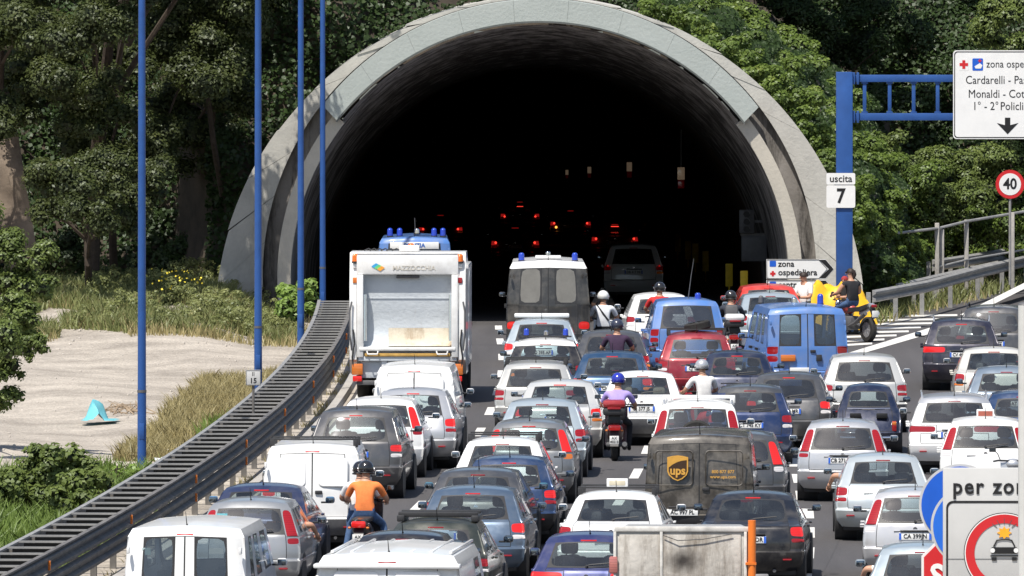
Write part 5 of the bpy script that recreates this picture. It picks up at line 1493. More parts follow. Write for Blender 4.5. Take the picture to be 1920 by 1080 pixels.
for k in range(75):
    z = random.uniform(.5, 8.6); x = TX + math.sqrt(8.7 ** 2 - z * z) + .35 + random.uniform(.1, 1.5)
    p, n = lump_points((x + .1, hill_y(x, z) - .4, z), random.uniform(.25, .6), 300, .8, 6); P.append(p); N.append(n)
tag(link('ivy_clumps', leaf_mesh('ivy_clumps', np.concatenate(P), np.concatenate(N), .10, IVY, .7)), 'rounded ivy clumps standing out from the curtain behind the arch', 'ivy', kind='stuff')
core_mesh(HEART, None, 'ivy_filler')['label'] = 'dark filler added inside the ivy clumps behind the arch'
bpy.data.objects['ivy_filler']['category'] = 'ivy'
# fresh ivy on the shoulder of the arch
P = []; N = []; CORES.clear()
for k in range(120):
    a = R(random.uniform(12, 72)); rr = 8.32 + abs(random.gauss(0, .30))
    c = (TX + rr * math.cos(a), PD + random.uniform(2.2, 5.0), -.1 + rr * math.sin(a))
    p, n = lump_points(c, random.uniform(.22, .5), 500, .7, 5); P.append(p); N.append(n)
CORES.clear()
tag(link('ivy_fringe', leaf_mesh('ivy_fringe', np.concatenate(P), np.concatenate(N), .09, IVY, .8)), 'fresh light green ivy creeping along the right shoulder of the arch', 'ivy', kind='stuff')
P = []; N = []
for k in range(26):
    a = R(random.uniform(95, 122)); rr = 8.34 + abs(random.gauss(0, .10))
    p, n = lump_points((TX + rr * math.cos(a), PD + random.uniform(3, 5), -.1 + rr * math.sin(a)), .16, 600, .7, 4); P.append(p); N.append(n)
tag(link('moss_fringe', leaf_mesh('moss_fringe', np.concatenate(P), np.concatenate(N), .07, IVY_SHADE, .8)), 'sparse dark growth on the crown of the arch', 'moss', kind='stuff')
GS = 'shrubs on the bank right of the portal'
for lab, L_, mat, dn in (
    ('dense rounded green shrub right behind the blue gantry post', [(1635, 300, 55), (1690, 330, 55), (1650, 380, 55), (1620, 340, 40), (1610, 430, 45), (1665, 270, 40)], SHRUB, 270),
    ('tangled green shrub between the gantry post and the pipe fence', [(1700, 400, 50), (1740, 350, 50), (1690, 460, 48), (1650, 480, 45), (1640, 530, 38), (1740, 440, 45), (1720, 500, 40)], IVY, 270),
    ('light green bush below the gantry sign', [(1770, 310, 50), (1830, 320, 55), (1800, 380, 55), (1860, 370, 45), (1760, 390, 40), (1880, 310, 50)], SHRUB, 270),
    ('grassy green bush behind the forty sign', [(1850, 430, 50), (1900, 420, 50), (1910, 340, 40), (1790, 450, 45), (1840, 480, 35), (1900, 480, 40)], IVY, 260),
    ('pale green treetop at the upper end of the bank by the gantry sign', [(1890, 40, 55), (1850, 70, 40), (1910, 90, 40), (1905, -10, 50)], SHRUB, 260)):
    tree('bank_shrub', lab, PL(L_, 67.2 if 'treetop' not in lab else 67.5, .5), [G(L_[0][0], 66.6, .2), G(L_[0][0] + 5, 66.6, 1.2), G(L_[0][0] + 10, 66.8, pz(L_[0][1] + 30, 67))], mat, dn, .10, GS, 12, tr=.05, cat='bush')
# unseen trees added over the bank to keep its upper part dark
for lab, lst in (('added tree crown out of view shading the far bank above the arch', [((x, 299.5, 9.9), 1.4) for x in (2.5, 4.1, 5.7)] + [((x, 299, 11.8), 1.5) for x in (3, 5)]),
                 ('added tree crown out of view shading the far bank behind the gantry', [((x, 299.5, 9.9), 1.35) for x in (7.2, 8.9, 10.5, 12.0)] + [((x, 299, 11.8), 1.5) for x in (7.5, 9.5, 11.3)])):
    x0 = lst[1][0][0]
    tree('shade_tree', lab, lst, [(x0, lst[0][0][1] + 7, 8.6), (x0, lst[0][0][1] + 5, 9.6), (x0, lst[0][0][1] + 1, 10.8)], OAKD, 110, .15, 'unseen trees added to shade the bank', 10, tr=.16)
P_ = PL([(1400, 60, 45), (1450, 110, 50), (1520, 60, 60), (1600, 90, 60), (1560, 180, 45), (1690, 60, 55), (1650, 190, 40), (1480, 20, 50), (1720, 180, 45), (1620, 20, 50)], 66.4, .3)
tree('bank_shrub', 'shrub mass coloured as in deep shade above the blue gantry', P_, [G(1560, 65.8, 3.0), G(1560, 66, 4.5), G(1555, 66.2, 6)], IVY_SHADE, 220, .11, GS, 12, tr=.06, cat='bush')
# ---- blades
def blades(name, label, P, h, mat, w=.02, lean=.35, cat='grass'):
    n = len(P)
    H = h * rng.uniform(.45, 1.3, (n, 1))
    a = rng.uniform(0, 2 * np.pi, n)
    S = np.stack([np.cos(a), np.sin(a) * .4, np.zeros(n)], 1) * w
    Ln = rng.normal(size=(n, 3)) * lean * H; Ln[:, 2] = 0
    Up = np.zeros((n, 3)); Up[:, 2] = H[:, 0]
    V = np.stack([P - S, P + S, P + S * .7 + Up * .6 + Ln * .4, P + Up + Ln, P - S * .7 + Up * .6 + Ln * .4], 1).reshape(-1, 3)
    o = link(name, raw_mesh(name, V, 5, mat)); tag(o, label, cat, kind='stuff'); return o
def patch(n, d0, d1, u0, u1, thr=-9., f=1.0):
    d = rng.uniform(d0, d1, n); u = rng.uniform(u0, u1, n)
    x = np.array([xb(q) for q in d]) + u
    k = (np.sin(x * 1.7 * f + d * .4) + np.sin(d * .9 * f - x * .8 + 1.7) + np.sin(x * 3.1 * f + d * 1.3) * .6) > thr
    x, d = x[k], d[k]
    return np.stack([x, d, np.array([gz(a, b) for a, b in zip(x, d)]) - .01], 1)
blades('weeds', 'tall green weeds on the mound under the oaks', patch(42000, 260, 284, -9.0, -1.0, -.5), .36, WEED, .02, .4)
blades('weeds', 'dry yellow grass mixed into the weeds on the mound', patch(12000, 259, 274, -8.5, -.8, -.4), .30, GRASSY, .014, .4)
blades('dry_grass', 'dry golden grass along the back of the crash barrier', patch(34000, 207, 243, -2.7, -.55, -.7), .32, GRASSY, .012, .4)
blades('dry_grass', 'sparse tufts at the foot of the barrier on the road side', patch(2500, 170, 262, .35, .62, .3), .18, GRASSY, .014, .4)
blades('green_grass', 'lush green grass behind the near end of the crash barrier', patch(30000, 150, 199, -4.8, -.5, -1.5), .50, GRASSG, .024, .45)
blades('green_grass', 'green tuft of grass beside the small marker sign', patch(900, 212, 218, -1.4, -.5, -9), .45, GRASSG, .02, .3)
# leafy weeds
P = []; N = []
for k in range(160):
    d = random.uniform(262, 283); x = xb(d) - random.uniform(.9, 6.5)
    p, n = lump_points((x, d, gz(x, d) + random.uniform(.1, .5)), random.uniform(.15, .35), 500, 1.2, 5); P.append(p); N.append(n)
tag(link('leafy_weeds', leaf_mesh('leafy_weeds', np.concatenate(P), np.concatenate(N), .07, WEED)), 'leafy green weeds scattered over the mound', 'weeds', kind='stuff')
P = rng.normal(size=(45, 3)) * np.array([.5, .8, .16]) + np.array([px(340, 74), FPX / 74, 1.25])
tag(link('yellow_flowers', leaf_mesh('yellow_flowers', P, rng.normal(size=(45, 3)) + np.array([0, -1, .5]), .06, plain('petal_yellow', (.75, .60, .05), .7), .9)), 'small yellow flowers among the weeds on the mound', 'flowers', kind='stuff')
def bush(label, x, y, r, s, mat, size=.1, n=5, name='bush', asp=.3):
    lst = [((px(x + random.uniform(-r, r) * .7, s), FPX / s + random.uniform(-.5, .5), pz(y + random.uniform(-r, r) * .6, s)), r * .6 / s) for _ in range(n)]
    g0 = G(x, s, 0); g0 = (g0[0], g0[1], gz(g0[0], g0[1]))
    return tree(name, label, lst, [g0, (g0[0], g0[1], g0[2] + .3), (g0[0] + .05, g0[1], g0[2] + .6)], mat, 330, size, None, 9, tr=.025, cat='bush')
bush('dark green oleander bush between gravel lot and near barrier', 75, 905, 80, 108, SHRUB, .11, 7)
bush('smaller oleander bush spreading beside the dark one', 150, 930, 55, 110, SHRUB, .11, 5)
bush('narrow-leaved bush at the foot of the thick lamp column', 215, 905, 38, 103, FERN, .11, 4)
bush('bright green fern bush between the thin lamp columns', 560, 560, 38, 75.5, FERN, .14, 6, 'fern_bush')
bush('green sapling beside the pipe fence end', 1612, 520, 26, 71, FERN, .10, 4)
# ---- stones scattered on the lot and rubble
m = MB()
for k in range(520):
    d = random.uniform(186, 284); x = xb(d) - random.uniform(1.0, 8.5)
    r = random.uniform(.012, .04) * (1.6 if d > 255 else 1)
    m.ball((x, d, gz(x, d) + r * .3), r, r * random.uniform(.6, 1.2), r * .6, 5, 2, zmin=-.5)
tag(m.build('loose_stones', plain('pale_stone', (.46, .42, .37), .9, var=.25), smooth=False, fix=False), 'pale loose stones scattered over the gravel lot', 'stones', kind='stuff')
# blue plastic sheet and brushwood
r_ = thing('plastic_sheet', 'crumpled turquoise plastic sheet lying on the gravel lot', 'plastic sheet', G(188, 89.8, 0))
m = MB(); nn = 12; vs = []
for j in range(nn + 1):
    for i in range(nn + 1):
        u = i / nn - .5; v = j / nn - .5
        z = max(0.012, .46 * math.exp(-((u + .12) ** 2 * 22 + (v * .6) ** 2 * 14)) + .05 * math.sin(u * 19 + v * 7) * (1 - abs(u)) - .10 * abs(u + .1))
        vs.append((u * .72 + .05 * math.sin(v * 9), v * 1.0, z))
m.add(vs, [(j * (nn + 1) + i, j * (nn + 1) + i + 1, (j + 1) * (nn + 1) + i + 1, (j + 1) * (nn + 1) + i) for j in range(nn) for i in range(nn)])
m.build('sheet', plain('turquoise_sheet', (.16, .50, .56), .35, var=.15), r_, fix=False)
r_ = thing('brushwood', 'heap of dry branches beside the turquoise sheet', 'branches', G(238, 88.8, 0))
for k in range(26):
    a = random.uniform(0, 3.14); l = random.uniform(.3, .9); x, y = random.uniform(-.35, .4), random.uniform(-.6, .6)
    MB().tube([(x - l / 2 * math.cos(a), y - l / 2 * math.sin(a), .04), (x, y, random.uniform(.08, .25)), (x + l / 2 * math.cos(a), y + l / 2 * math.sin(a), random.uniform(.05, .3))], [.016, .012, .006], 5).build('branch', plain('dry_branch', (.30, .23, .16), .9, var=.3), r_)
for k, (x, y) in enumerate(((292, 842), (310, 850), (326, 856), (300, 866), (335, 836))):
    s = (y - HORIZ) / CAMH
    m = MB(); vs = [(random.uniform(-.03, .03) + i * .07 - .1, random.uniform(-.03, .03) + j * .1 - .15, random.uniform(.01, .09)) for j in range(4) for i in range(4)]
    m.add(vs, [(j * 4 + i, j * 4 + i + 1, j * 4 + 5 + i, j * 4 + 4 + i) for j in range(3) for i in range(3)])
    o = m.build('litter', SIGNW, fix=False); o.location = G(x, s, 0)
    tag(o, 'scrap of white litter at the foot of the thick lamp column', 'litter', 'white litter by the barrier')

P = np.stack([rng.uniform(8.9, 16, 9000), rng.uniform(271, 306, 9000), np.full(9000, -.03)], 1)
k_ = np.array([(y > 271.6 + (x - 9.2) / .2) for x, y in P[:, :2]])
blades('bank_grass', 'mixed green and dry grass under the ramp guard rails', P[k_], .38, WEED, .02, .45)
P = np.stack([rng.uniform(8.6, 13, 1500), rng.uniform(266, 292, 1500), np.full(1500, -.03)], 1)
blades('bank_grass', 'dry tufts at the foot of the bright guard rail', P[np.abs(P[:, 1] - 271.6 - (P[:, 0] - 9.2) / .2) < .8], .3, GRASSY, .02, .4)
rk = MB(); random.seed(3)
q_ = [(-14.5, 3.6), (-13.2, 4.6), (-12.4, 3.6), (-12.6, 2.2), (-12.2, 1.2), (-13.5, .6), (-15, 1)]
m = MB(); vs = []
for j in range(14):
    for i in range(14):
        u = i / 13; v = j / 13
        vs.append((-15.6 + 3.6 * u * (1 - .25 * v), 275.6 + .5 * math.sin(u * 9 + v * 4) * .3 + 1.2 * v + .15 * math.sin(v * 17 + u * 6), .2 + 5.0 * v))
m.add(vs, [(j * 14 + i, j * 14 + i + 1, j * 14 + 15 + i, j * 14 + 14 + i) for j in range(13) for i in range(13)])
tag(m.build('rock_face', concrete_mat('bare_rock', (.13, .10, .075), (.23, .18, .135), .7, (.08, .06, .045), .5, False), fix=False), kind='structure')

# ================================================================= SIGNS
GS_ = 74.6; GD = FPX / GS_
gan = thing('sign_gantry', 'blue steel gantry post with ladder arm over the exit ramp', 'gantry', (px(1583, GS_), GD, 0))
zt = pz(135, GS_)
MB().box(-.205, .205, -.2, .2, -.1, zt, .012).build('post', BLUEST, gan)
MB().box(-.27, .27, -.27, .27, 0, .04, .01).build('base_plate', BLUEST, gan)
za, zb_ = pz(147, GS_), pz(219, GS_)
for z, nm in ((za, 'top_beam'), (zb_, 'bottom_beam')):
    MB().box(.205, 6.2, -.09, .09, z - .09, z + .09, .01).build(nm, BLUEST, gan)
    for k in (0, 1): MB().box(.21 + k * .10, .27 + k * .10, -.14, .14, z - .15, z + .15, .01).build('flange', BLUEST, gan)
for x in (1621, 1668, 1713, 1758, 1803, 1848, 1893, 1938):
    X = (x - 1583) / GS_
    MB().box(X - .045, X + .045, -.045, .045, zb_ + .09, za - .09, .006).build('rung', BLUEST, gan)
    for z in (zb_ + .09, za - .13): MB().box(X - .08, X + .08, -.07, .07, z, z + .04, .006).build('gusset', BLUEST, gan)
def sgn(name, label, x, y, s, cat='sign', group=None): return thing(name, label, cat, (px(x, s), FPX / s, pz(y, s)), 0, group)
def cross(r_, x, z, w, t, mat, y): MB().prism([(x - t, z - w), (x + t, z - w), (x + t, z - t), (x + w, z - t), (x + w, z + t), (x + t, z + t), (x + t, z + w), (x - t, z + w), (x - t, z + t), (x - w, z + t), (x - w, z - t), (x - t, z - t)], y - .004, y).build('cross', mat, r_)
r_ = sgn('direction_sign', 'large white hospital direction sign hanging from the blue gantry', 1888, 260, GS_); r_.location.y -= .32
U = 1 / GS_
MB().prism(rrect(-102 * U, 102 * U, 0, 166 * U, .09), -.03, .0).build('panel', SIGNW, r_)
P1 = rrect(-100 * U, 100 * U, 2 * U, 164 * U, .08); P2 = rrect(-98.3 * U, 98.3 * U, 3.7 * U, 162.3 * U, .07); n_ = len(P1)
m = MB(); m.add([(a, -.034, b) for a, b in P1] + [(a, -.034, b) for a, b in P2], [(k, (k + 1) % n_, n_ + (k + 1) % n_, n_ + k) for k in range(n_)]); m.build('border', INK, r_, fix=False)
for X in (-.9, .9): MB().box(X - .04, X + .04, .0, .14, .3, 1.9).build('bracket', GALV, r_)
tz = lambda y: (260 - y) * U
text('line_one', 'zona ospedaliera', .27, INK, r_, (-40 * U, -.033, tz(120)), align='LEFT', bold=0.0, sx=.86)
text('line_two', 'Cardarelli - Pascale', .29, INK, r_, (-79 * U, -.033, tz(150)), align='LEFT', bold=0.0, sx=.86)
text('line_three', 'Monaldi - Cotugno', .29, INK, r_, (-74 * U, -.033, tz(176)), align='LEFT', bold=0.0, sx=.86)
text('line_four', "1\u00b0 - 2\u00b0", .29, INK, r_, (-66 * U, -.033, tz(199)), align='LEFT', bold=0.0, sx=.86)
text('line_four', 'Policlinico', .29, INK, r_, (-26 * U + .16, -.033, tz(199)), align='LEFT', bold=0.0, sx=.86)
a = lambda x, y: ((x - 1888) * U, tz(y))
MB().prism([a(1883, 220), a(1893, 220), a(1893, 234), a(1908, 230), a(1888, 251), a(1868, 230), a(1883, 234)], -.036, -.031).build('arrow', INK, r_)
MB().prism(rrect(-91 * U, -73 * U, tz(132), tz(109), .03), -.033, -.031).build('cross_field', SIGNW, r_)
cross(r_, -82 * U, tz(120.5), 8 * U, 2.8 * U, SIGNRED, -.034)
MB().prism(rrect(-66 * U, -46 * U, tz(132), tz(109), .03), -.035, -.031).build('emergency_field', SIGNBLUE, r_)
MB().prism([a(1826, 124), a(1836, 118), a(1841, 122), a(1838, 128), a(1828, 128)], -.039, -.0355).build('ambulance_mark', SIGNW, r_)
cross(r_, -52 * U, tz(113.5), 3 * U, 1.1 * U, SIGNRED, -.036)
r_ = sgn('exit_number_sign', 'white exit sign reading uscita 7 on the blue gantry post', 1576, 389, GS_); r_.location.y -= .23
MB().prism(rrect(-27 * U, 27 * U, 0, 42 * U, .05), -.02, 0).build('lower_panel', SIGNW, r_)
MB().prism(rrect(-27 * U, 27 * U, 43.5 * U, 65 * U, .04), -.02, 0).build('upper_panel', SIGNW, r_)
text('exit_word', 'uscita', .25, INK, r_, (0, -.023, 54 * U), bold=.003)
text('exit_number', '7', .50, INK, r_, (0, -.023, 21 * U), bold=.016, sx=.85)
for k in range(2): MB().box(-.24, .24, 0, .03, .18 + k * .5, .24 + k * .5).build('strap', GALV, r_)
AS = 74.2; UA = 1 / AS
dpost = thing('sign_post', 'grey twin tube post behind the arrow signs', 'post', (px(1500, AS), FPX / AS + .04, 0))
for X in (-.5, .35): MB().cyl((X, .03, -.1), (X, .03, pz(486, AS)), .04, n=12).build('tube', GALV, dpost)
for y0, words, lab in ((523, ('zona', 'ospedaliera'), 'white arrow sign reading zona ospedaliera beside the tunnel mouth'), (562, ('centro',), 'lower white arrow sign reading centro behind the man in white')):
    r_ = sgn('arrow_sign', lab, 1500, y0, AS)
    MB().prism([(-63 * UA, 0), (48 * UA, 0), (64 * UA, 18.5 * UA), (48 * UA, 37 * UA), (-63 * UA, 37 * UA)], -.02, 0).build('panel', SIGNW, r_)
    MB().prism([(36 * UA, 0.02), (48 * UA, 0.02), (63 * UA, 18.5 * UA), (48 * UA, 36 * UA), (36 * UA, 36 * UA), (54 * UA, 18.5 * UA)], -.026, -.021).build('arrow_head', INK, r_)
    Q = [(-62 * UA, .012), (35 * UA, .012), (51 * UA, 18.5 * UA), (35 * UA, 36 * UA), (-62 * UA, 36 * UA)]
    m = MB(); m.tube([(a_, -.024, b_) for a_, b_ in Q + Q[:1]], .008, 4); m.build('border', INK, r_)
    MB().prism(rrect(-57 * UA, -45 * UA, 23 * UA, 34 * UA, .02), -.025, -.021).build('emergency_field', SIGNBLUE, r_)
    if len(words) > 1: cross(r_, -51 * UA, 10 * UA, 5 * UA, 2 * UA, SIGNRED, -.022)
    for k, w in enumerate(words): text('word', w, .215, INK, r_, (-41 * UA, -.024, (28 - 16 * k) * UA), align='LEFT', bold=.004)
r_ = thing('speed_limit_sign', 'round red-rimmed speed limit sign reading 40 on the ramp', 'sign', (px(1893, 70.5), FPX / 70.5 - .2, pz(470, 70.5)))
q = 70.5; zc = pz(345, q) - pz(470, q)
MB().cyl((0, 0, -.9), (0, 0, zc), .035, n=12).build('pole', GALV, r_)
MB().cyl((0, -.06, zc), (0, -.04, zc), 27 / q, n=40).build('red_disc', SIGNRED, r_)
MB().cyl((0, -.066, zc), (0, -.061, zc), 20.5 / q, n=40).build('white_field', SIGNW, r_)
text('limit_number', '40', .40, INK, r_, (0, -.07, zc), bold=.010, sx=.9)
# small marker 15
MS = 97.0
r_ = thing('marker_sign', 'small grey marker sign with 15 on a thin post in the barrier', 'sign', (px(475, MS), FPX / MS, .9))
MB().cyl((0, 0, -.5), (0, 0, pz(722, MS) - .9), .025, n=8).build('post', GALVD, r_)
zz = pz(708, MS) - .9
MB().box(-.145, .145, -.05, -.03, zz - .15, zz + .15, .008).build('panel', SIGNG, r_)
text('km_mark', 'II', .11, INK, r_, (0, -.053, zz + .07)); text('number', '15', .14, INK, r_, (0, -.053, zz - .06), bold=.003)
m = MB(); m.tube([(-.135, -.052, zz - .14), (.135, -.052, zz - .14), (.135, -.052, zz + .14), (-.135, -.052, zz + .14), (-.135, -.052, zz - .14)], .005, 4); m.build('border', INK, r_)
# foreground signs
FS = 260.0; UF = 1 / FS; FD = FPX / FS
fp_ = thing('sign_post', 'pale round steel post at the near kerb beside the explosives sign', 'post', (px(1921, 285), FPX / 285, 0))
MB().cyl((0, 0, -.1), (0, 0, pz(572, 285)), .042, n=18).build('tube', plain('post_pale', (.52, .52, .50), .5, var=.1), fp_)
MB().ball((0, 0, pz(572, 285)), .043, .043, .02, 14, 4, zmin=0).build('cap', GREYP, fp_)
r_ = thing('prohibition_sign', 'big grey sign banning vehicles with explosives, headed per zona', 'sign', (px(1883, FS), FD, 0))
zc = pz(1037, FS)
ztop = pz(877, FS)
MB().box(-115 * UF, 115 * UF, 0, .025, zc - 110 * UF, ztop, .008).build('panel', SIGNG, r_)
for X in (-.25, .25): MB().cyl((X, .06, -.1), (X, .06, ztop - .05), .035, n=10).build('post', GALV, r_)
O1 = rrect(-109 * UF, 109 * UF, zc - 104 * UF, pz(939, FS), .05); O2 = rrect(-105.5 * UF, 105.5 * UF, zc - 100.5 * UF, pz(943, FS), .04); n_ = len(O1)
m = MB(); m.add([(a_, -.003, b_) for a_, b_ in O1] + [(a_, -.003, b_) for a_, b_ in O2], [(k, (k + 1) % n_, n_ + (k + 1) % n_, n_ + k) for k in range(n_)]); m.build('border', INK, r_, fix=False)
for w_, x_ in (('per', -97), ('zona', -21)): text('heading', w_, .158, INK, r_, (x_ * UF, -.004, pz(913, FS)), align='LEFT', bold=.0035, space=1.16, sx=.92)
def annulus(name, r0, r1, mat, y, n=64):
    m = MB(); vs = []
    for k in range(n):
        t = 2 * math.pi * k / n
        vs += [(r0 * math.cos(t), y, zc + r0 * math.sin(t)), (r1 * math.cos(t), y, zc + r1 * math.sin(t))]
    m.add(vs, [(2 * k, 2 * k + 1, (2 * k + 3) % (2 * n), (2 * k + 2) % (2 * n)) for k in range(n)]); return m.build(name, mat, r_, fix=False)
annulus('outline', 74.5 * UF, 76 * UF, INK, -.004); annulus('white_rim', 72.5 * UF, 74.5 * UF, SIGNW, -.004); annulus('red_ring', 56 * UF, 72.5 * UF, SIGNRED, -.004)
c0 = lambda pts: [(x_ * UF, zc + y_ * UF) for x_, y_ in pts]
MB().prism(c0([(-23, 11), (23, 11), (25, 8), (25, 2), (23, -1), (-23, -1), (-25, 2), (-25, 8)]), -.008, -.002).build('car_front', INK, r_)
for X in (-22, 22): MB().cyl((X * UF, -.012, zc + 5 * UF), (X * UF, -.009, zc + 5 * UF), 4.4 * UF, n=18).build('car_lamp', SIGNW, r_)
MB().prism(c0([(-26, -4), (26, -4), (26, -6), (-26, -6)]), -.008, -.002).build('car_bumper', INK, r_)
for X in (-19, 19): MB().prism(c0([(X - 4.5, -8), (X + 4.5, -8), (X + 4.5, -14), (X - 4.5, -14)]), -.008, -.002).build('car_tyre', INK, r_)
m = MB(); m.tube([(x_ * UF, -.005, zc + y_ * UF) for x_, y_ in ((-20, 12), (-14, 24), (-5, 26), (5, 26), (14, 24), (20, 12))], .005, 5); m.build('car_roof_outline', INK, r_)
st = []
for k in range(16):
    t = 2 * math.pi * k / 16; q = (14 if k % 2 == 0 else 8.5); st.append((math.cos(t) * q, 38 + math.sin(t) * q * .9))
MB().prism(c0(st), -.006, -.002).build('explosion', plain('blast_orange', (.85, .38, .02), .5), r_)
for k, t in enumerate((40, 62, 90, 118, 140)):
    m = MB(); m.tube([((18 * math.cos(R(t))) * UF, -.004, zc + (38 + 16 * math.sin(R(t))) * UF), (30 * math.cos(R(t)) * UF, -.004, zc + (38 + 27 * math.sin(R(t))) * UF)], .0025, 4); m.build('blast_line', GREYP, r_)
MB().box(-110 * UF, 110 * UF, -.0035, -.001, zc - 11.2 * UF, zc - 10.6 * UF).build('seam', GREYP, r_)
for cx, cy, rad, s, mat, lab in ((1800, 947, 77, 250, SIGNBLUE, 'deep blue round sign behind the explosives sign'), (1822, 987, 77, 254, plain('sign_blue_bright', (.02, .14, .62), .4, var=.06), 'brighter blue round sign tucked between the deep blue one and the grey sign')):
    b_ = thing('round_sign', lab, 'sign', (px(cx, s), FPX / s, 0)); z = pz(cy, s)
    MB().cyl((0, 0, z), (0, .015, z), rad / s, n=48).build('white_disc', SIGNG, b_)
    MB().cyl((0, -.006, z), (0, -.001, z), (rad - 4.5) / s, n=48).build('blue_field', mat, b_)
    MB().cyl((0.08, .05, -.1), (0.08, .05, z + .1), .03, n=10).build('post', GALV, b_)
    MB().prism([(-.03, z - .14), (.03, z - .14), (.03, z + .03), (.09, z + .03), (0, z + .15), (-.09, z + .03), (-.03, z + .03)], -.012, -.007).build('arrow', SIGNW, b_)
s = 247
b_ = thing('stop_sign', 'red octagonal stop sign partly hidden by the explosives sign', 'sign', (px(1808, s), FPX / s, 0)); z = pz(1076, s)
def octa(r): return [(r * math.cos(R(22.5 + 45 * k)), z + r * math.sin(R(22.5 + 45 * k))) for k in range(8)]
MB().prism(octa(87 / s), -.01, .01).build('white_plate', SIGNW, b_)
MB().prism(octa(82 / s), -.016, -.011).build('red_field', SIGNRED, b_)
text('stop_word', 'STOP', .235, SIGNW, b_, (0, -.02, z - .02), bold=.008, sx=.92)
MB().cyl((0, .05, -.1), (0, .05, z + .1), .03, n=10).build('post', GALV, b_)

# ================================================================= PEOPLE AND TWO-WHEELERS
def cloth(name, col, var=.15): return plain(name, col, .9, var=var, scale=9, bump=.25)
def skin_mesh(J, E, Rd):
    me = bpy.data.meshes.new('skel'); names = list(J)
    bm = bmesh.new(); sl = bm.verts.layers.skin.verify()
    vv = {}
    for n in names:
        v = bm.verts.new(J[n]); vv[n] = v
        r = Rd[n]; v[sl].radius = r if isinstance(r, tuple) else (r, r)
        v[sl].use_root = (n == 'pelvis')
    for a, b in E: bm.edges.new((vv[a], vv[b]))
    bm.to_mesh(me); bm.free()
    ob = bpy.data.objects.new('skel', me)
    md = ob.modifiers.new('k', 'SKIN'); md.use_smooth_shade = True
    s2 = ob.modifiers.new('s', 'SUBSURF'); s2.levels = 2; s2.render_levels = 2
    out = eval_mesh(ob); bpy.data.meshes.remove(me)
    return out
EDG = [('pelvis', 'belly'), ('belly', 'chest'), ('chest', 'neck'), ('neck', 'head'), ('head', 'crown')]
for s_ in 'LR': EDG += [('chest', 'sh' + s_), ('sh' + s_, 'el' + s_), ('el' + s_, 'wr' + s_), ('pelvis', 'hi' + s_), ('hi' + s_, 'kn' + s_), ('kn' + s_, 'an' + s_), ('an' + s_, 'to' + s_)]
RAD = dict(pelvis=(.155, .125), belly=(.15, .115), chest=(.165, .12), neck=.058, head=(.082, .092), crown=(.07, .078))
for s_ in 'LR': RAD.update({'sh' + s_: .075, 'el' + s_: .05, 'wr' + s_: .034, 'hi' + s_: .09, 'kn' + s_: .066, 'an' + s_: .045, 'to' + s_: .038})
def segd(p, a, b):
    ab = b - a; t = max(0, min(1, (p - a).dot(ab) / max(1e-9, ab.length_squared)))
    return (p - a - ab * t).length, t
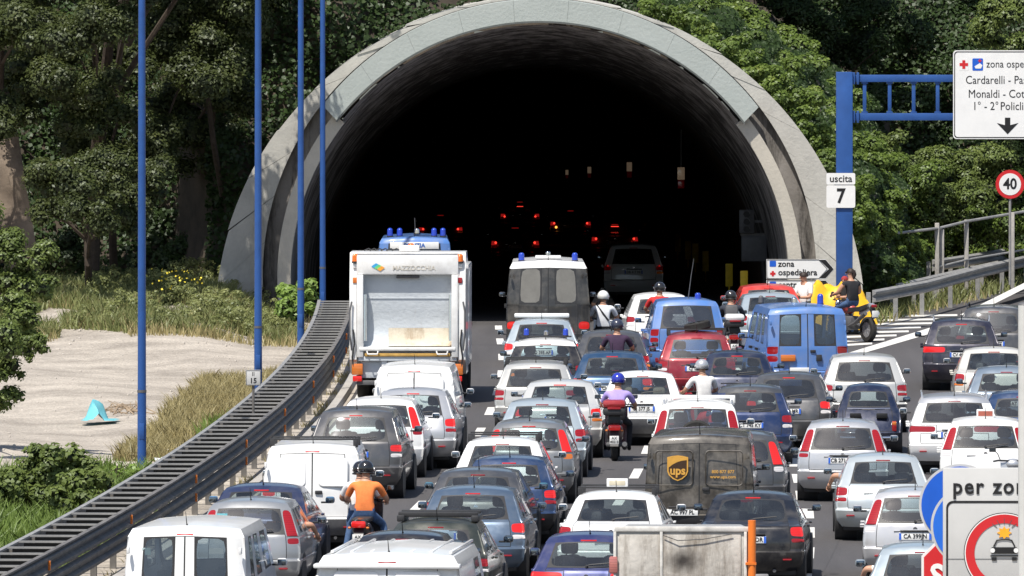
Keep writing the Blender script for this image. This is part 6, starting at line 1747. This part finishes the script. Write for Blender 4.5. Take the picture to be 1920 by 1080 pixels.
def person(name, label, J, loc, rz, shirt, trousers, sleeve='short', shoes=DARKCL, scale=1.0, helmet=None, hair=None, group='riders in the traffic', glasses=False, pack=None, face=True, stripe=None, visor=True):
    J = dict(J); look = J.pop('look', (0, 1, 0))
    J = {k: Vector(v) * scale for k, v in J.items()}
    Rd = {k: (tuple(q * scale for q in v) if isinstance(v, tuple) else v * scale) for k, v in RAD.items()}
    me = skin_mesh(J, EDG, Rd)
    me.materials.clear()
    for m_ in (SKIN, shirt, trousers, shoes): me.materials.append(m_)
    bm = bmesh.new(); bm.from_mesh(me)
    def which(p):
        best = (9, None, 0)
        for a, b in EDG:
            d, t = segd(p, J[a], J[b]); d -= .5 * min([x if not isinstance(x, tuple) else x[1] for x in (Rd[a], Rd[b])])
            if d < best[0]: best = (d, (a, b), t)
        return best
    for f in bm.faces:
        _, (a, b), t = which(f.calc_center_median())
        k = 1
        if b[:2] in ('kn', 'an') or b[:2] == 'hi': k = 2
        elif b == 'belly' and t < .25: k = 2
        elif b[:2] == 'to': k = 3
        elif b in ('head', 'crown'): k = 0
        elif a == 'chest' and b == 'neck' and t > .62: k = 0
        elif b[:2] == 'wr': k = 0 if sleeve != 'long' or t > .9 else 1
        elif b[:2] == 'el': k = 1 if sleeve in ('short', 'long') and (t < .72 or sleeve == 'long') else 0
        f.material_index = k; f.smooth = True
    # hands: palm and five bent fingers at each wrist
    for s_, sg in (('L', -1), ('R', 1)):
        w = J['wr' + s_]; ax = (w - J['el' + s_]).normalized()
        side_ = Vector((sg * 1, 0, 0)); side_ = (side_ - ax * side_.dot(ax)).normalized(); dn = ax.cross(side_) * sg
        if dn.z > 0: dn = -dn
        hm = MB()
        hm.tube([w - ax * .02, w + ax * .03, w + ax * .085], [.030 * scale, .038 * scale, .036 * scale], 8)
        for q, (o_, l_) in enumerate(((-.030, .068), (-.010, .078), (.010, .074), (.029, .058))):
            b0 = w + ax * .08 + side_ * o_
            hm.tube([b0, b0 + ax * l_ * .45 + dn * .008, b0 + ax * l_ * .7 + dn * l_ * .45, b0 + ax * l_ * .55 + dn * l_ * .8], [.011, .010, .009, .007], 6)
        b0 = w + ax * .035 - side_ * .03
        hm.tube([b0, b0 + ax * .03 - side_ * .025 + dn * .01, b0 + ax * .055 - side_ * .02 + dn * .03], [.014, .012, .009], 6)
        vs = [bm.verts.new(p) for p in hm.v]
        for fc in hm.f:
            try: ff = bm.faces.new([vs[i] for i in fc]); ff.smooth = True; ff.material_index = 0
            except Exception: pass
    hd = J['head'].lerp(J['crown'], .45); up = (J['crown'] - J['neck']).normalized()
    fw = Vector(look).normalized(); fw = (fw - up * fw.dot(up)).normalized(); rt = fw.cross(up)
    if face:
        hm = MB()
        hm.tube([hd + fw * .085 * scale + up * .02, hd + fw * .118 * scale - up * .025, hd + fw * .088 * scale - up * .032], [.009, .016, .010], 6)
        for sg in (-1, 1): hm.ball(tuple(hd + rt * sg * .083 * scale - up * .01), .012, .02, .03, 8, 5)
        hm.tube([hd + fw * .084 * scale - rt * .024 - up * .062, hd + fw * .092 * scale - up * .060, hd + fw * .084 * scale + rt * .024 - up * .062], .007, 5)
        vs = [bm.verts.new(p) for p in hm.v]
        for fc in hm.f:
            try: ff = bm.faces.new([vs[i] for i in fc]); ff.smooth = True; ff.material_index = 0
            except Exception: pass
    bm.to_mesh(me); bm.free()
    root = thing(name, label, 'person', loc, rz, group)
    link('body', me, root)
    if face and not helmet:
        for sg in (-1, 1): MB().ball(tuple(hd + fw * .088 * scale + rt * sg * .032 + up * .018), .011, .011, .008, 8, 5).build('eye', INK, root)
    if hair:
        m = MB(); m.ball((0, 0, 0), .100 * scale, .108 * scale, .105 * scale, 16, 9, zmin=-.15)
        o = m.build('hair', hair, root); o.location = hd - fw * .014 + up * .012
        if hair is HAIR and glasses: MB().tube([hd - fw * .07 + up * .04, hd - fw * .095 - up * .06, hd - fw * .07 - up * .16], [.07, .065, .03], 9).build('ponytail', hair, root)
    if glasses:
        for sg in (-1, 1): MB().ball(tuple(hd + fw * .094 * scale + rt * sg * .034 + up * .02), .03, .014, .02, 10, 5).build('sunglass_lens', INK, root)
    if helmet:
        m = MB(); m.ball((0, 0, 0), .135 * scale, .150 * scale, .135 * scale, 20, 12, zmin=-.62)
        o = m.build('helmet', helmet, root); o.location = hd + up * .008; o.rotation_euler = (R(-8), 0, math.atan2(-fw.x, fw.y))
        MB().tube([(.13 * scale * math.cos(a), .145 * scale * math.sin(a), -.082 * scale) for a in np.linspace(0, 6.283, 25)], .010, 6).build('rim', BLACKP, o)
        if visor: MB().ball((0, .018, 0), .130 * scale, .142 * scale, .10 * scale, 20, 6, zmin=-.5).build('visor', GLASSD, o)
        for sg in (-1, 1): MB().cyl((sg * .128 * scale, .01, -.01), (sg * .140 * scale, .01, -.01), .028, n=12).build('visor_hinge', CHROME, o)
    if pack:
        c = J['chest']; MB().box(c.x - .15, c.x + .15, c.y - .27, c.y - .12, c.z - .28, c.z + .14, .06).build('backpack', pack, root)
    if stripe:
        c = J['chest']
        MB().tube([J['shL'] + Vector((.06, -.04, .07)), c + Vector((-.02, -.135, -.02)), J['belly'] + Vector((.13, -.10, 0))], .018, 6).build('bag_strap', stripe, root)
    return root
def ride(seat=.72, lean=0.0, feet='board', turn=0.0):
    z = seat
    J = dict(pelvis=(0, -.02, z + .08), belly=(0, .0, z + .25), chest=(0, .04 + lean * .5, z + .46), neck=(0, .09 + lean, z + .66), head=(0, .11 + lean, z + .755), crown=(0, .115 + lean, z + .845))
    for s_, g in (('L', -1), ('R', 1)):
        J.update({'sh' + s_: (g * .205, .06 + lean * .6, z + .54), 'el' + s_: (g * .33, .18 + lean, z + .30), 'wr' + s_: (g * .30, .42 + lean, z + .26), 'hi' + s_: (g * .11, .02, z + .05), 'kn' + s_: (g * .21, .42, z - .06), 'an' + s_: (g * .20, .30, .24), 'to' + s_: (g * .20, .44, .17)})
        if feet == 'ground': J.update({'kn' + s_: (g * .27, .30, z - .12), 'an' + s_: (g * .36, .16, .10), 'to' + s_: (g * .38, .32, .05)})
    J['look'] = (math.sin(R(turn)), math.cos(R(turn)), 0)
    return J
def scooter(label, loc, rz, col, topbox=None, shield=False, name='scooter', plate='AX 40213', seat=.70, panel_=None, group='scooters and motorcycles in the traffic', white=False):
    r_ = thing(name, label, 'scooter', loc, rz, group)
    tm, rm = wheel_mesh(.25, .13)
    for y in (-.58, .74):
        w = link('wheel', tm, r_, (0, y, .25)); link('rim', rm, w)
    # tail body: lofted
    m = MB(); ring_ = []
    for y, w, z0, z1 in ((-.78, .06, .62, .74), (-.66, .13, .50, .76), (-.40, .17, .40, .73), (-.08, .17, .32, .66), (.10, .12, .30, .46)):
        ring_.append([(w * math.cos(t), y, (z0 + z1) / 2 + (z1 - z0) / 2 * math.sin(t)) for t in np.linspace(0, 6.283, 13)[:-1]])
    vs = [p for q in ring_ for p in q]; n_ = 12
    m.add(vs, [(a * n_ + k, a * n_ + (k + 1) % n_, (a + 1) * n_ + (k + 1) % n_, (a + 1) * n_ + k) for a in range(4) for k in range(n_)] + [tuple(range(n_)), tuple(range(4 * n_, 5 * n_))])
    m.build('tail_body', col, r_)
    MB().box(-.15, .15, -.62, .12, seat - .03, seat + .05, .04).build('seat', BLACKP, r_)
    MB().box(-.19, .19, .05, .52, .24, .32, .03).build('footboard', GREYP, r_)
    m = MB(); m.prism([(.50, .26), (.56, .26), (.70, .95), (.66, 1.0), (.60, .95)], -.22, .22, plane='yz'); m.build('leg_shield', col, r_)
    MB().ball((0, .66, .93), .15, .12, .10, 14, 8).build('headset', col, r_)
    MB().tube([(-.34, .47, .99), (-.26, .56, 1.0), (0, .62, .99), (.26, .56, 1.0), (.34, .47, .99)], .016, 8).build('handlebar', BLACKP, r_)
    for sg in (-1, 1):
        MB().tube([(sg * .22, .58, 1.0), (sg * .27, .57, 1.12), (sg * .32, .56, 1.17)], .008, 5).build('mirror_stalk', BLACKP, r_)
        o = MB().box(-.06, .06, -.012, .02, -.04, .04, .015).build('mirror', BLACKP, r_); o.location = (sg * .36, .55, 1.19)
        MB().box(-.045, .045, -.016, -.011, -.028, .028).build('mirror_glass', MIRROR, o)
    MB().tube([(0, .64, .8), (0, .74, .28)], .03, 8).build('fork', BLACKP, r_)
    m = MB(); m.tube([(0, .74 + .29 * math.cos(t), .25 + .29 * math.sin(t)) for t in np.linspace(.4, 2.6, 9)], .06, 8); m.build('front_mudguard', col, r_)
    MB().box(-.12, .12, -.84, -.76, .60, .71, .03).build('tail_lamp', REDLIT, r_)
    pl = MB().box(-.09, .09, -.90, -.885, .34, .50, .005).build('number_plate', PLATE, r_)
    text('lettering', plate.split()[0], .075, INK, pl, (0, -.902, .455), bold=.001); text('lettering', plate.split()[1], .065, INK, pl, (0, -.902, .385), bold=.001)
    MB().prism([(-.70, .64), (-.93, .30), (-.90, .28), (-.66, .52)], -.08, .08, plane='yz').build('rear_mudguard', BLACKP, r_)
    MB().tube([(.16, -.05, .24), (.19, -.45, .26), (.20, -.85, .34)], [.03, .055, .05], 10).build('exhaust', GREYP, r_)
    for sg in (-1, 1): MB().ball((sg * .15, -.80, .60), .03, .025, .022, 8, 5).build('indicator', AMBER, r_)
    if topbox:
        MB().box(-.22, .22, -1.05, -.62, .90, 1.05, .05).build('top_box', BLACKP, r_)
        o = MB().box(-.23, .23, -1.06, -.61, 1.04, 1.20, .07).build('top_box_lid', topbox, r_)
        MB().box(-.13, .13, -1.075, -1.05, 1.02, 1.06, .01).build('box_reflector', RED, r_)
        MB().box(-.12, .12, -.9, -.6, .74, .9, .02).build('rack', BLACKP, r_)
    if shield:
        m = MB(); vs = []
        for j in range(9):
            v = j / 8; w = .30 * math.sin(math.pi * min(1, .35 + v * .62)) + .02
            for i in range(7):
                u = i / 6 * 2 - 1; vs.append((u * w, .72 - .10 * v - .10 * u * u, .95 + v * .78))
        m.add(vs, [(j * 7 + i, j * 7 + i + 1, j * 7 + 8 + i, j * 7 + 7 + i) for j in range(8) for i in range(6)])
        m.build('windshield', GLASSM, r_, fix=False)
    if white: MB().box(-.30, -.17, -.75, -.3, .45, .75, .05).box(.17, .30, -.75, -.3, .45, .75, .05).build('pannier', WHITEP, r_)
    return r_
def at(x, d, off=0): return (px(x, FPX / d) + off, d, zr(d))
def rzd(d, dy=0): return -math.atan(slope(d)) + R(dy)
WHH = paint((.78, .78, .76), 0, .2, .03); BLH = paint((.012, .012, .014), 0, .12, .03); BUH = paint((.02, .03, .34), 0, .15, .03); SLH = paint((.55, .55, .56), .5, .2, .03)
d = 175.6
scooter('dark motor scooter ridden by the person in the orange shirt', at(684, d), rzd(d, -3), C['black'])
person('person', 'rider in orange shirt and blue jeans with black helmet', ride(.72, .05, 'ground'), at(684, d), rzd(d, -3), cloth('shirt_orange', (.80, .22, .06)), DENIM, 'short', SIGNW, 1.0, BLH, visor=False)
person('person', 'scooter driver in white shirt with black helmet in front of the orange-shirted passenger', ride(.72, .05), (at(684, d)[0] - .10, d + .42, 0), rzd(d, -3), cloth('shirt_white4', (.7, .7, .7)), DENIM, 'short', DARKCL, .98, BLH, visor=False)
d = 207.3
scooter('dark red scooter with black top box ridden in the gap between lanes', at(1154, d), rzd(d), paint((.08, .006, .012), .3), topbox=paint((.35, .01, .015), .2), seat=.72)
person('person', 'rider in lilac shirt and shiny blue helmet', ride(.74, .10), at(1157, d), rzd(d, -4), cloth('shirt_lilac', (.36, .28, .62)), DARKCL, 'short', DARKCL, 1.0, BUH)
d = 250.0
scooter('scooter with tall windshield beside the dark police van', at(1131, d), rzd(d), C['silver'], shield=True)
person('person', 'rider in white shirt with white helmet and black bag strap', ride(.72, .0), at(1131, d), rzd(d), cloth('shirt_white', (.68, .70, .74)), DARKCL, 'short', DARKCL, 1.02, WHH, stripe=DARKCL)
d = 230.9
scooter('scooter squeezed between the dark saloon and the blue hatchback', at(1157, d), rzd(d), C['black'])
person('person', 'rider in dark plum shirt with dark helmet', ride(.80, .0), at(1157, d), rzd(d), cloth('shirt_plum', (.045, .025, .055)), DARKCL, 'short', DARKCL, 1.03, paint((.03, .035, .06), 0, .15, .03))
d = 213.5
scooter('red scooter turned across the lane under the rider in white', at(1316, d), rzd(d, 38), paint((.45, .012, .02), .1))
person('person', 'rider in white T-shirt with silver helmet', ride(.74, .02), at(1320, d), rzd(d, 20), cloth('shirt_white2', (.72, .71, .69)), DENIM, 'short', DARKCL, 1.0, SLH)
d = 251.6
scooter('dark scooter beside the white car in the tunnel shade', at(1237, d), rzd(d), C['black'])
person('person', 'rider in red shirt with black helmet', ride(.86, .03), at(1237, d), rzd(d), cloth('shirt_red', (.55, .03, .03)), DENIM, 'short', DARKCL, 1.02, BLH)
d = 249.4
scooter('white police motorcycle with top box and panniers', at(1371, d), rzd(d, 4), WHITEP, topbox=WHITEP, name='motorcycle', white=True)
person('person', 'police rider in dark uniform with black helmet', ride(.78, .02), at(1371, d), rzd(d, 4), cloth('uniform_dark', (.03, .035, .05)), DARKCL, 'long', DARKCL, 1.0, BLH, pack=GREYP)
# man standing in a white T-shirt, arms folded
def stand():
    J = dict(pelvis=(0, 0, .94), belly=(0, .01, 1.10), chest=(0, .0, 1.30), neck=(0, .02, 1.48), head=(0, .045, 1.575), crown=(0, .05, 1.665))
    for s_, g in (('L', -1), ('R', 1)):
        J.update({'sh' + s_: (g * .19, .0, 1.39), 'el' + s_: (g * .25, .10, 1.12), 'wr' + s_: (g * .04, .25, 1.14 + .03 * g), 'hi' + s_: (g * .10, 0, .90), 'kn' + s_: (g * .12, .03, .49), 'an' + s_: (g * .13, 0, .08), 'to' + s_: (g * .15, .15, .04)})
    J['look'] = (.3, .95, 0)
    return J
d = 261.2
person('person', 'man in white T-shirt standing with folded arms by the red car', stand(), at(1509, d), R(140), cloth('tee_white', (.74, .74, .73)), cloth('khaki', (.12, .11, .07)), 'short', DARKCL, 1.0, None, HAIR, 'people standing by the gore', visor=False)
# motorcycle with rider in black vest, sideways on the gore
d = 262.0
def motorcycle(label, loc, rz):
    r_ = thing('motorcycle', label, 'motorcycle', loc, rz, 'scooters and motorcycles in the traffic')
    tm, rm = wheel_mesh(.31, .14)
    for y in (-.70, .72):
        w = link('wheel', tm, r_, (0, y, .31)); link('rim', rm, w)
    MB().tube([(0, -.72, .31), (0, -.25, .42), (0, .1, .46)], [.03, .045, .06], 8).build('swing_arm', GREYP, r_)
    MB().box(-.16, .16, -.15, .32, .28, .62, .06).build('engine', GREYP, r_)
    MB().ball((0, .18, .80), .16, .28, .14, 14, 8).build('tank', paint((.45, .06, .05), .1), r_)
    MB().prism([(-.85, .86), (-.80, .94), (-.45, .86), (.0, .82), (.05, .72), (-.45, .74)], -.12, .12, plane='yz').build('seat', BLACKP, r_)
    MB().prism([(-.95, .92), (-.80, .96), (-.40, .78), (-.40, .66), (-.85, .84)], -.07, .07, plane='yz').build('tail', SILVER, r_)
    MB().tube([(.14, .0, .34), (.17, -.40, .45), (.18, -.85, .72)], [.03, .05, .055], 10).build('exhaust', SILVER, r_)
    MB().tube([(-.13, -.0, .36), (-.17, -.40, .47), (-.18, -.85, .72)], [.03, .05, .055], 10).build('exhaust', GREYP, r_)
    for sg in (-1, 1): MB().tube([(sg * .09, .48, .92), (sg * .09, .72, .31)], .025, 8).build('fork_leg', CHROME, r_)
    MB().tube([(-.36, .30, 1.02), (-.2, .44, 1.0), (0, .48, .98), (.2, .44, 1.0), (.36, .30, 1.02)], .015, 8).build('handlebar', BLACKP, r_)
    MB().ball((0, .58, .90), .11, .08, .11, 12, 7).build('headlight', CHROME, r_)
    for sg in (-1, 1):
        MB().tube([(sg * .24, .42, 1.0), (sg * .28, .40, 1.14)], .007, 5).build('mirror_stalk', BLACKP, r_)
        MB().ball((sg * .31, .40, 1.17), .06, .015, .045, 10, 5).build('mirror', BLACKP, r_)
    m = MB(); m.tube([(0, .72 + .35 * math.cos(t), .31 + .35 * math.sin(t)) for t in np.linspace(.7, 2.4, 8)], .05, 8); m.build('front_mudguard', BLACKP, r_)
    MB().box(-.07, .07, -.99, -.93, .86, .93, .015).build('tail_lamp', RED, r_)
    MB().box(-.09, .09, -1.02, -1.005, .62, .78, .004).build('number_plate', PLATE, r_)
    MB().prism([(-.90, .84), (-1.01, .60), (-.98, .60), (-.85, .82)], -.07, .07, plane='yz').build('rear_mudguard', BLACKP, r_)
    return r_
ml = at(1598, d); mz = R(32)
motorcycle('black motorcycle parked askew on the striped gore', ml, mz)
person('person', 'rider with dark tied hair, sunglasses and black vest on the parked motorcycle', ride(.88, -.02, 'board', -40), ml, mz, cloth('vest_black', (.022, .022, .026)), DENIM, 'none', DARKCL, 1.0, None, HAIR, 'people standing by the gore', glasses=True, visor=False)
J2 = stand(); J2['look'] = (-.5, .8, 0)
person('person', 'person in black shirt and red cap half hidden behind the motorcycle', J2, at(1586, 266.0), R(120), cloth('tee_black', (.02, .02, .022)), DARKCL, 'short', DARKCL, .84, None, plain('cap_red', (.32, .03, .03), .8), 'people standing by the gore', visor=False)
# yellow cover over the crash cushion
r_ = thing('yellow_cover', 'yellow plastic cover draped over the crash cushion at the gore', 'cover', (px(1572, 75.0), FPX / 75.0, 0))
m = MB(); nx_, ny_ = 26, 16; vs = []
for j in range(ny_ + 1):
    v = j / ny_ * 2 - 1
    for i in range(nx_ + 1):
        u = i / nx_ * 2 - 1
        ex = max(abs(u), abs(v)) ** 5
        top = 1.02 + .10 * math.sin(u * 5 + v * 2) + .07 * math.sin(u * 11 - v * 4) + .05 * math.sin(v * 9 + u * 3) - .12 * u
        z = top * (1 - ex) + (.16 + .10 * math.sin(u * 7)) * ex
        f = 1 + .05 * math.sin((u + v) * 14) * ex
        vs.append((u * .92 * f, v * .75 * f, z * 1.14))
m.add(vs, [(j * (nx_ + 1) + i, j * (nx_ + 1) + i + 1, (j + 1) * (nx_ + 1) + i + 1, (j + 1) * (nx_ + 1) + i) for j in range(ny_) for i in range(nx_)])
m.build('sheet', plain('yellow_plastic', (.78, .44, .02), .4, var=.12, bump=.2), r_, fix=False)
MB().box(-.5, .5, -.4, .4, 0, .8, .05).build('cushion', GREYP, r_)
# drivers with an arm out of the window, seated in their cars
def driver(key, label, shirt, arm=True, sx=-1, hair=HAIR):
    r, I = V_[key]
    z = I['zb'] - .42; y = I['fy'] + .16; x = sx * I['hw'] * .44
    J = dict(pelvis=(x, y, z), belly=(x, y - .03, z + .17), chest=(x, y - .07, z + .38), neck=(x, y - .06, z + .55), head=(x, y - .04, z + .64), crown=(x, y - .04, z + .72))
    for s_, g in (('L', -1), ('R', 1)):
        J.update({'sh' + s_: (x + g * .18, y - .05, z + .46), 'el' + s_: (x + g * .24, y + .15, z + .28), 'wr' + s_: (x + g * .10, y + .40, z + .34), 'hi' + s_: (x + g * .1, y + .08, z), 'kn' + s_: (x + g * .13, y + .45, z + .05), 'an' + s_: (x + g * .12, y + .75, z - .10), 'to' + s_: (x + g * .12, y + .85, z - .04)})
    e = 'L' if sx < 0 else 'R'
    if arm:
        wx = sx * (I['hw'] * .96)
        J['el' + e] = (wx + sx * .04, y - .08, I['zb'] + .06); J['wr' + e] = (wx + sx * .10, y + .10, I['zb'] - .10)
    loc = Vector((I['X'], I['d'], 0))
    return person('person', label, J, tuple(loc), I['rz'], shirt, DENIM, 'short', DARKCL, 1.0, None, hair, 'drivers seated in their cars', visor=False)
driver('clio2', 'driver of the pale silver hatchback resting an arm on the window', cloth('tee_grey', (.3, .3, .32)))
driver('lastcar', 'driver of the blue silver car with arm hanging from the window', cloth('tee_white3', (.7, .7, .68)))
driver('puntos', 'driver in a salmon shirt inside the silver hatchback by the barrier', cloth('tee_salmon', (.62, .20, .12)), True, 1)
driver('megane', 'driver seated in the steel blue hatchback', cloth('tee_dark', (.05, .05, .07)), False)
driver('taxiw', 'driver seated in the white taxi saloon', cloth('tee_blue', (.12, .16, .25)), False)
driver('forester', 'driver seated in the silver off-road estate', cloth('tee_green', (.08, .11, .08)), False)

d = 187.5
scooter('silver scooter waiting beside the white taxi hatchback', at(1899, d), rzd(d), C['silver'], plate='BX 77140')

bpy.data.scenes.remove(TMP)
